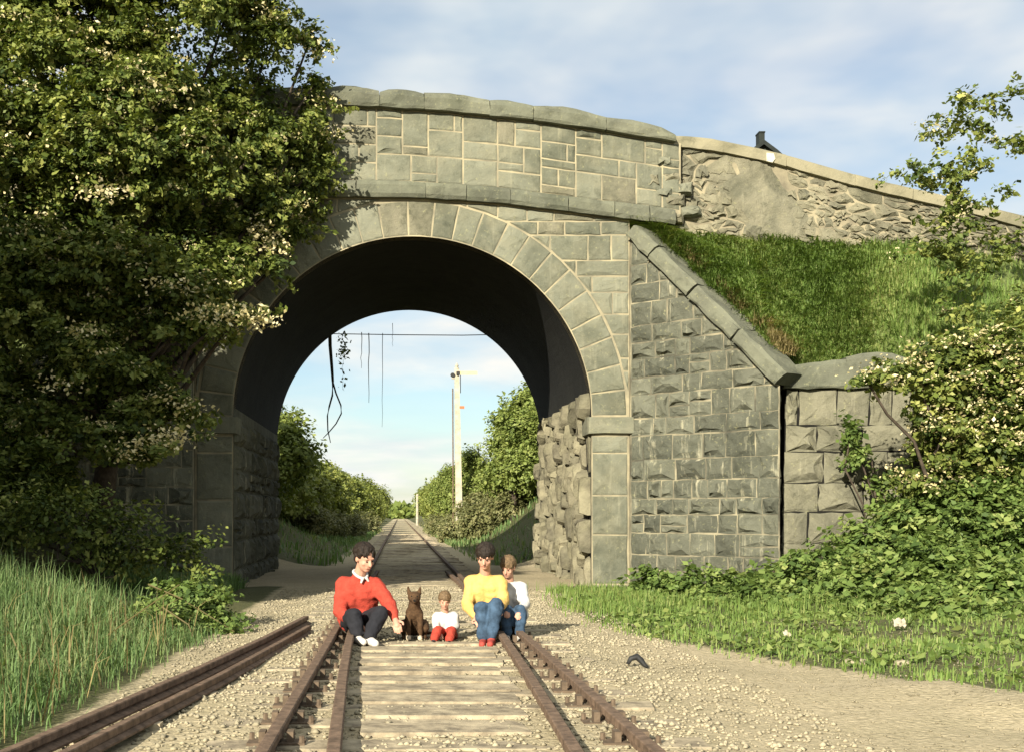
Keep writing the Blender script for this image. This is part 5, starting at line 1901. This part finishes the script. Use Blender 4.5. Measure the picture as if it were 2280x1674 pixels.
def person(label, J, s, mats, hair, face_dir, root, tilt=0.0, hair_len=0.5, collar=None, shoes='shoe', torso_r=(0.125, 0.155), neck_open=False):
    """Seated figure. J: joint positions in world space; s: body scale; mats: (top, trousers)."""
    o = thing('person', label, 'person', root)
    hd, nk, chest, pel = (Vector(J[k]) for k in ('head', 'neck', 'chest', 'pelvis'))
    fd = Vector(face_dir).normalized()
    up = ((hd - nk).normalized() + Vector((0, 0, 0.8))).normalized()
    rt = fd.cross(up).normalized()
    up = rt.cross(fd).normalized()
    rot = Matrix((rt, fd, up)).transposed()      # columns: right, forward, up

    def H(x, y, z):
        return hd + (rt * x + fd * y + up * z) * s
    bm = bmesh.new()
    # head: skull, face, jaw, nose, ears, brow, lips
    ell_bm(bm, H(0, -0.012, 0.022), (0.076 * s, 0.095 * s, 0.095 * s), rot)
    ell_bm(bm, H(0, 0.028, -0.035), (0.062 * s, 0.066 * s, 0.085 * s), rot)
    ell_bm(bm, H(0, 0.062, -0.088), (0.032 * s, 0.026 * s, 0.026 * s), rot)
    capsule_bm(bm, H(0, 0.088, 0.008), H(0, 0.106, -0.03), 0.011 * s, 0.016 * s, 8)
    capsule_bm(bm, H(-0.035, 0.078, 0.024), H(0.035, 0.078, 0.024), 0.012 * s, 0.012 * s, 8)
    for e in (-1, 1):
        ell_bm(bm, H(e * 0.076, -0.008, -0.01), (0.012 * s, 0.022 * s, 0.032 * s), rot, 2)
        ell_bm(bm, H(e * 0.042, 0.062, -0.03), (0.022 * s, 0.018 * s, 0.02 * s), rot, 2)
    capsule_bm(bm, H(-0.02, 0.084, -0.062), H(0.02, 0.084, -0.062), 0.010 * s, 0.010 * s, 8)
    capsule_bm(bm, nk - (nk - chest) * 0.2, H(0, -0.01, -0.06), 0.056 * s, 0.052 * s)
    # trunk and limbs
    capsule_bm(bm, pel, chest, 0.095 * s, 0.09 * s)
    capsule_bm(bm, chest, nk, 0.085 * s, 0.05 * s)
    capsule_bm(bm, J['shl'], J['shr'], 0.05 * s, 0.05 * s)
    for e in ('l', 'r'):
        capsule_bm(bm, J['sh' + e], J['el' + e], 0.048 * s, 0.038 * s)
        capsule_bm(bm, J['el' + e], J['wr' + e], 0.038 * s, 0.026 * s)
        hand_bm(bm, J['wr' + e], Vector(J['wr' + e]) - Vector(J['el' + e]) + Vector((0, -0.05, -0.06)), s, 1 if e == 'l' else -1)
        hip = Vector(pel) + (Vector(J['kn' + e]) - Vector(pel)) * 0.12 + Vector((0.07 * s * (1 if e == 'l' else -1), 0, 0))
        capsule_bm(bm, hip, J['kn' + e], 0.075 * s, 0.055 * s)
        capsule_bm(bm, J['kn' + e], J['an' + e], 0.052 * s, 0.036 * s)
    fused('body', bm, M['skin'], o, 0.0065, 3)
    # eyes, brows, mouth
    for e in (-1, 1):
        bm = bmesh.new()
        ell_bm(bm, H(e * 0.031, 0.083, 0.0), (0.011 * s, 0.007 * s, 0.0065 * s), rot, 2)
        me = bpy.data.meshes.new('eye')
        for v_ in bm.verts:
            v_.co -= WLOC[o.name]
        bm.to_mesh(me)
        bm.free()
        me.materials.append(M['eye'])
        link(bpy.data.objects.new('eye', me), o, WLOC[o.name])
    part('mouth', *tube_vf([H(-0.022, 0.088, -0.06), H(0, 0.096, -0.063), H(0.022, 0.088, -0.06)], [0.003 * s, 0.0055 * s, 0.003 * s], 6), M['lip'], o)
    # hair: a cap on the skull with many loose locks falling from the parting
    bm = bmesh.new()
    ell_bm(bm, H(0, -0.026, 0.036), (0.084 * s, 0.100 * s, 0.094 * s), rot)
    ell_bm(bm, H(0, -0.07, -0.02), (0.068 * s, 0.042 * s, (0.06 + 0.03 * hair_len) * s), rot)
    rr_ = random.Random(sum(map(ord, label)))
    for _ in range(95):
        a = rr_.uniform(0, 2 * math.pi)
        e0 = rr_.uniform(0.35, 1.35)
        front = max(0.0, math.sin(a))
        drop = (0.55 + 0.25 * hair_len) * (1 - front) + (0.42 + 0.34 * hair_len) * front
        pts = []
        for k in range(3):
            e = e0 - drop * k / 2 * rr_.uniform(0.8, 1.25)
            wv = a + rr_.uniform(-0.16, 0.16) * k
            r_ = 1.02 + rr_.uniform(0, 0.06) + 0.03 * k
            pts.append(H(0.083 * math.cos(wv) * math.cos(e) * r_, -0.024 + 0.100 * math.sin(wv) * math.cos(e) * r_, 0.034 + 0.094 * math.sin(e) * r_))
        w_ = rr_.uniform(0.010, 0.017) * s
        capsule_bm(bm, pts[0], pts[1], w_, w_ * 0.9, 6)
        capsule_bm(bm, pts[1], pts[2], w_ * 0.9, w_ * 0.45, 6)
    fused('hair', bm, M[hair], o, 0.0055, 1, 0.006 * s)
    # top
    bm = bmesh.new()
    k1, k2 = torso_r
    capsule_bm(bm, pel, pel.lerp(chest, 0.5), k1 * 1.08 * s, k1 * 1.12 * s, 14)
    for e in (-0.06, 0.06):
        capsule_bm(bm, pel + Vector((e * s, 0, 0)), chest + Vector((e * s, 0, 0)), k1 * s, k2 * 0.88 * s, 14)
    capsule_bm(bm, J['shl'], J['shr'], 0.078 * s, 0.078 * s)
    capsule_bm(bm, chest, nk.lerp(chest, 0.25), 0.13 * s, 0.075 * s)
    for e in ('l', 'r'):
        capsule_bm(bm, J['sh' + e], J['el' + e], 0.075 * s, 0.062 * s)
        sh = Vector(J['el' + e]).lerp(Vector(J['wr' + e]), 0.9)
        capsule_bm(bm, J['el' + e], sh, 0.062 * s, 0.042 * s)
    fused('sweater' if mats[0] in ('red_wool', 'yellow_wool') else 'shirt', bm, M[mats[0]], o, 0.011, 3, 0.018)
    # trousers
    bm = bmesh.new()
    for e in ('l', 'r'):
        hip = pel + Vector((0.07 * s * (1 if e == 'l' else -1), 0, -0.02))
        capsule_bm(bm, pel, hip, 0.12 * s, 0.105 * s)
        capsule_bm(bm, hip, J['kn' + e], 0.098 * s, 0.075 * s)
        capsule_bm(bm, J['kn' + e], Vector(J['kn' + e]).lerp(Vector(J['an' + e]), 0.92), 0.074 * s, 0.062 * s)
    fused('trousers', bm, M[mats[1]], o, 0.011, 3, 0.018)
    for e in ('l', 'r'):
        an = Vector(J['an' + e])
        toe = Vector((J.get('toe', (0, -1, 0)))).normalized()
        bm = bmesh.new()
        capsule_bm(bm, an + Vector((0, 0, 0.0)), an + Vector((0, 0, -0.035 * s)), 0.042 * s, 0.042 * s)
        capsule_bm(bm, an + Vector((0, 0, -0.045 * s)) - toe * 0.03 * s, an + toe * 0.15 * s + Vector((0, 0, -0.055 * s)), 0.042 * s, 0.034 * s)
        fused('shoe', bm, M[shoes], o, 0.01, 2)
    if collar:
        bm = bmesh.new()
        c = nk.lerp(hd, 0.18)
        for k in range(14):
            a, b = 2 * math.pi * k / 14, 2 * math.pi * (k + 1) / 14
            pa = c + (rt * math.cos(a) * 0.064 + fd * math.sin(a) * 0.066) * s + Vector((0, 0, -0.01 * s - 0.02 * s * max(0, math.sin(a))))
            pb2_ = c + (rt * math.cos(b) * 0.064 + fd * math.sin(b) * 0.066) * s + Vector((0, 0, -0.01 * s - 0.02 * s * max(0, math.sin(b))))
            capsule_bm(bm, pa, pb2_, 0.014 * s, 0.014 * s, 8)
        for e in (-1, 1):
            capsule_bm(bm, c + (rt * e * 0.02 + fd * 0.075) * s + Vector((0, 0, -0.025 * s)), c + (rt * e * 0.042 + fd * 0.080) * s + Vector((0, 0, -0.06 * s)), 0.015 * s, 0.010 * s, 8)
        fused('collar', bm, M[collar], o, 0.007, 1)
    return o


YP = 11.7


def Q(px, py, dy=0.0):
    return tuple(at(px, py, YP + dy))


# man in the red sweater, sitting on the left rail, knees up, looking down to his left
J = dict(head=Q(812, 1241, -0.12), neck=Q(800, 1279, -0.02), chest=Q(795, 1318, 0.02), pelvis=Q(796, 1378, 0.14),
         shr=Q(765, 1300, 0.0), shl=Q(836, 1302, -0.02), elr=Q(756, 1362, -0.10), wrr=Q(792, 1386, -0.34), ell=Q(866, 1342, -0.14), wrl=Q(880, 1378, -0.36),
         knr=Q(786, 1370, -0.42), knl=Q(846, 1366, -0.42), anr=Q(797, 1411, -0.50), anl=Q(824, 1414, -0.58), toe=(0.35, -1, 0))
person('man in a red sweater with a white collar sitting on the left rail', J, 1.06, ('red_wool', 'dark_cloth'), 'hair_dark', (0.6, -0.78, -0.42), (-0.4, YP, -0.09), collar='white_cloth', shoes='shoe', hair_len=0.35)
# youth in yellow, sitting on the right rail
J = dict(head=Q(1080, 1238, -0.12), neck=Q(1080, 1274, -0.02), chest=Q(1078, 1312, 0.02), pelvis=Q(1088, 1372, 0.12),
         shr=Q(1050, 1296, 0.0), shl=Q(1112, 1294, 0.0), elr=Q(1040, 1345, -0.10), wrr=Q(1060, 1372, -0.36), ell=Q(1122, 1340, -0.06), wrl=Q(1108, 1356, -0.36),
         knr=Q(1072, 1352, -0.42), knl=Q(1104, 1346, -0.42), anr=Q(1076, 1418, -0.44), anl=Q(1094, 1418, -0.50), toe=(-0.15, -1, 0))
person('youth in a yellow sweatshirt and blue jeans sitting by the right rail', J, 0.95, ('yellow_wool', 'denim'), 'hair_dark', (-0.2, -0.9, -0.45), (0.85, YP, -0.09), shoes='shoe_red', hair_len=1.0)
# boy tucked behind the youth's shoulder
J = dict(head=Q(1131, 1262, 0.16), neck=Q(1134, 1292, 0.24), chest=Q(1138, 1322, 0.28), pelvis=Q(1142, 1372, 0.36),
         shr=Q(1114, 1308, 0.26), shl=Q(1160, 1308, 0.26), elr=Q(1112, 1342, 0.12), wrr=Q(1124, 1356, -0.10), ell=Q(1170, 1344, 0.14), wrl=Q(1158, 1360, -0.10),
         knr=Q(1128, 1358, -0.12), knl=Q(1158, 1358, -0.12), anr=Q(1128, 1412, -0.14), anl=Q(1158, 1412, -0.16), toe=(0, -1, 0))
person('small boy with light brown hair sitting behind the yellow sweatshirt', J, 0.82, ('white_cloth', 'denim'), 'hair_light', (-0.4, -0.85, -0.42), (1.1, YP, -0.09), shoes='shoe', hair_len=0.9)
# little child sitting low between them
J = dict(head=Q(990, 1336, 0.0), neck=Q(991, 1362, 0.06), chest=Q(992, 1380, 0.09), pelvis=Q(993, 1410, 0.12),
         shr=Q(974, 1372, 0.08), shl=Q(1010, 1372, 0.08), elr=Q(970, 1394, 0.0), wrr=Q(978, 1406, -0.14), ell=Q(1014, 1394, 0.0), wrl=Q(1006, 1406, -0.14),
         knr=Q(976, 1402, -0.18), knl=Q(1006, 1402, -0.18), anr=Q(966, 1424, -0.30), anl=Q(1000, 1424, -0.30), toe=(0, -1, 0.1))
person('little child in red trousers sitting low on the sleepers between the others', J, 0.66, ('white_cloth', 'red_wool'), 'hair_light', (0.0, -0.95, -0.35), (0.43, YP, -0.09), shoes='dark_cloth' if False else 'iron', hair_len=0.6)

# dog sitting beside the child
dog = thing('dog', 'small brown dog with pale paws sitting between the man and the child', 'dog', (Q(922, 1430)[0], YP, -0.09))
bm = bmesh.new()
d0 = Vector(Q(922, 1426, 0.0))
d0.z = -0.09


def DG(x, y, z):
    return d0 + Vector((x, y, z))


capsule_bm(bm, DG(0, 0.10, 0.10), DG(0, -0.04, 0.25), 0.095, 0.085, 12)
capsule_bm(bm, DG(0, -0.04, 0.25), DG(0, -0.09, 0.36), 0.075, 0.055, 12)
ell_bm(bm, DG(0, -0.11, 0.40), (0.062, 0.07, 0.058))
capsule_bm(bm, DG(0, -0.15, 0.385), DG(0, -0.215, 0.37), 0.036, 0.026)
for e in (-1, 1):
    capsule_bm(bm, DG(e * 0.045, -0.10, 0.44), DG(e * 0.06, -0.10, 0.50), 0.026, 0.008, 8)
    capsule_bm(bm, DG(e * 0.055, -0.08, 0.22), DG(e * 0.055, -0.12, 0.02), 0.034, 0.022)
    capsule_bm(bm, DG(e * 0.085, 0.06, 0.11), DG(e * 0.10, -0.05, 0.10), 0.07, 0.045)
    capsule_bm(bm, DG(e * 0.10, -0.04, 0.09), DG(e * 0.10, 0.04, 0.02), 0.03, 0.022)
    capsule_bm(bm, DG(e * 0.10, 0.04, 0.018), DG(e * 0.10, -0.08, 0.016), 0.02, 0.022)
capsule_bm(bm, DG(0.0, 0.18, 0.05), DG(0.16, 0.2, 0.03), 0.03, 0.015)
fused('body', bm, M['dogfur'], dog, 0.008, 2, 0.008)
for e in (-1, 1):
    bm = bmesh.new()
    capsule_bm(bm, DG(e * 0.055, -0.12, 0.02), DG(e * 0.055, -0.165, 0.012), 0.026, 0.024)
    fused('paw', bm, M['pale_fur'], dog, 0.008, 1)
    part('eye', *tube_vf([DG(e * 0.026, -0.168, 0.415), DG(e * 0.026, -0.174, 0.415)], 0.008, 6), M['eye'], dog)
part('nose', *tube_vf([DG(0, -0.235, 0.378), DG(0, -0.245, 0.378)], [0.014, 0.010], 6), M['eye'], dog)
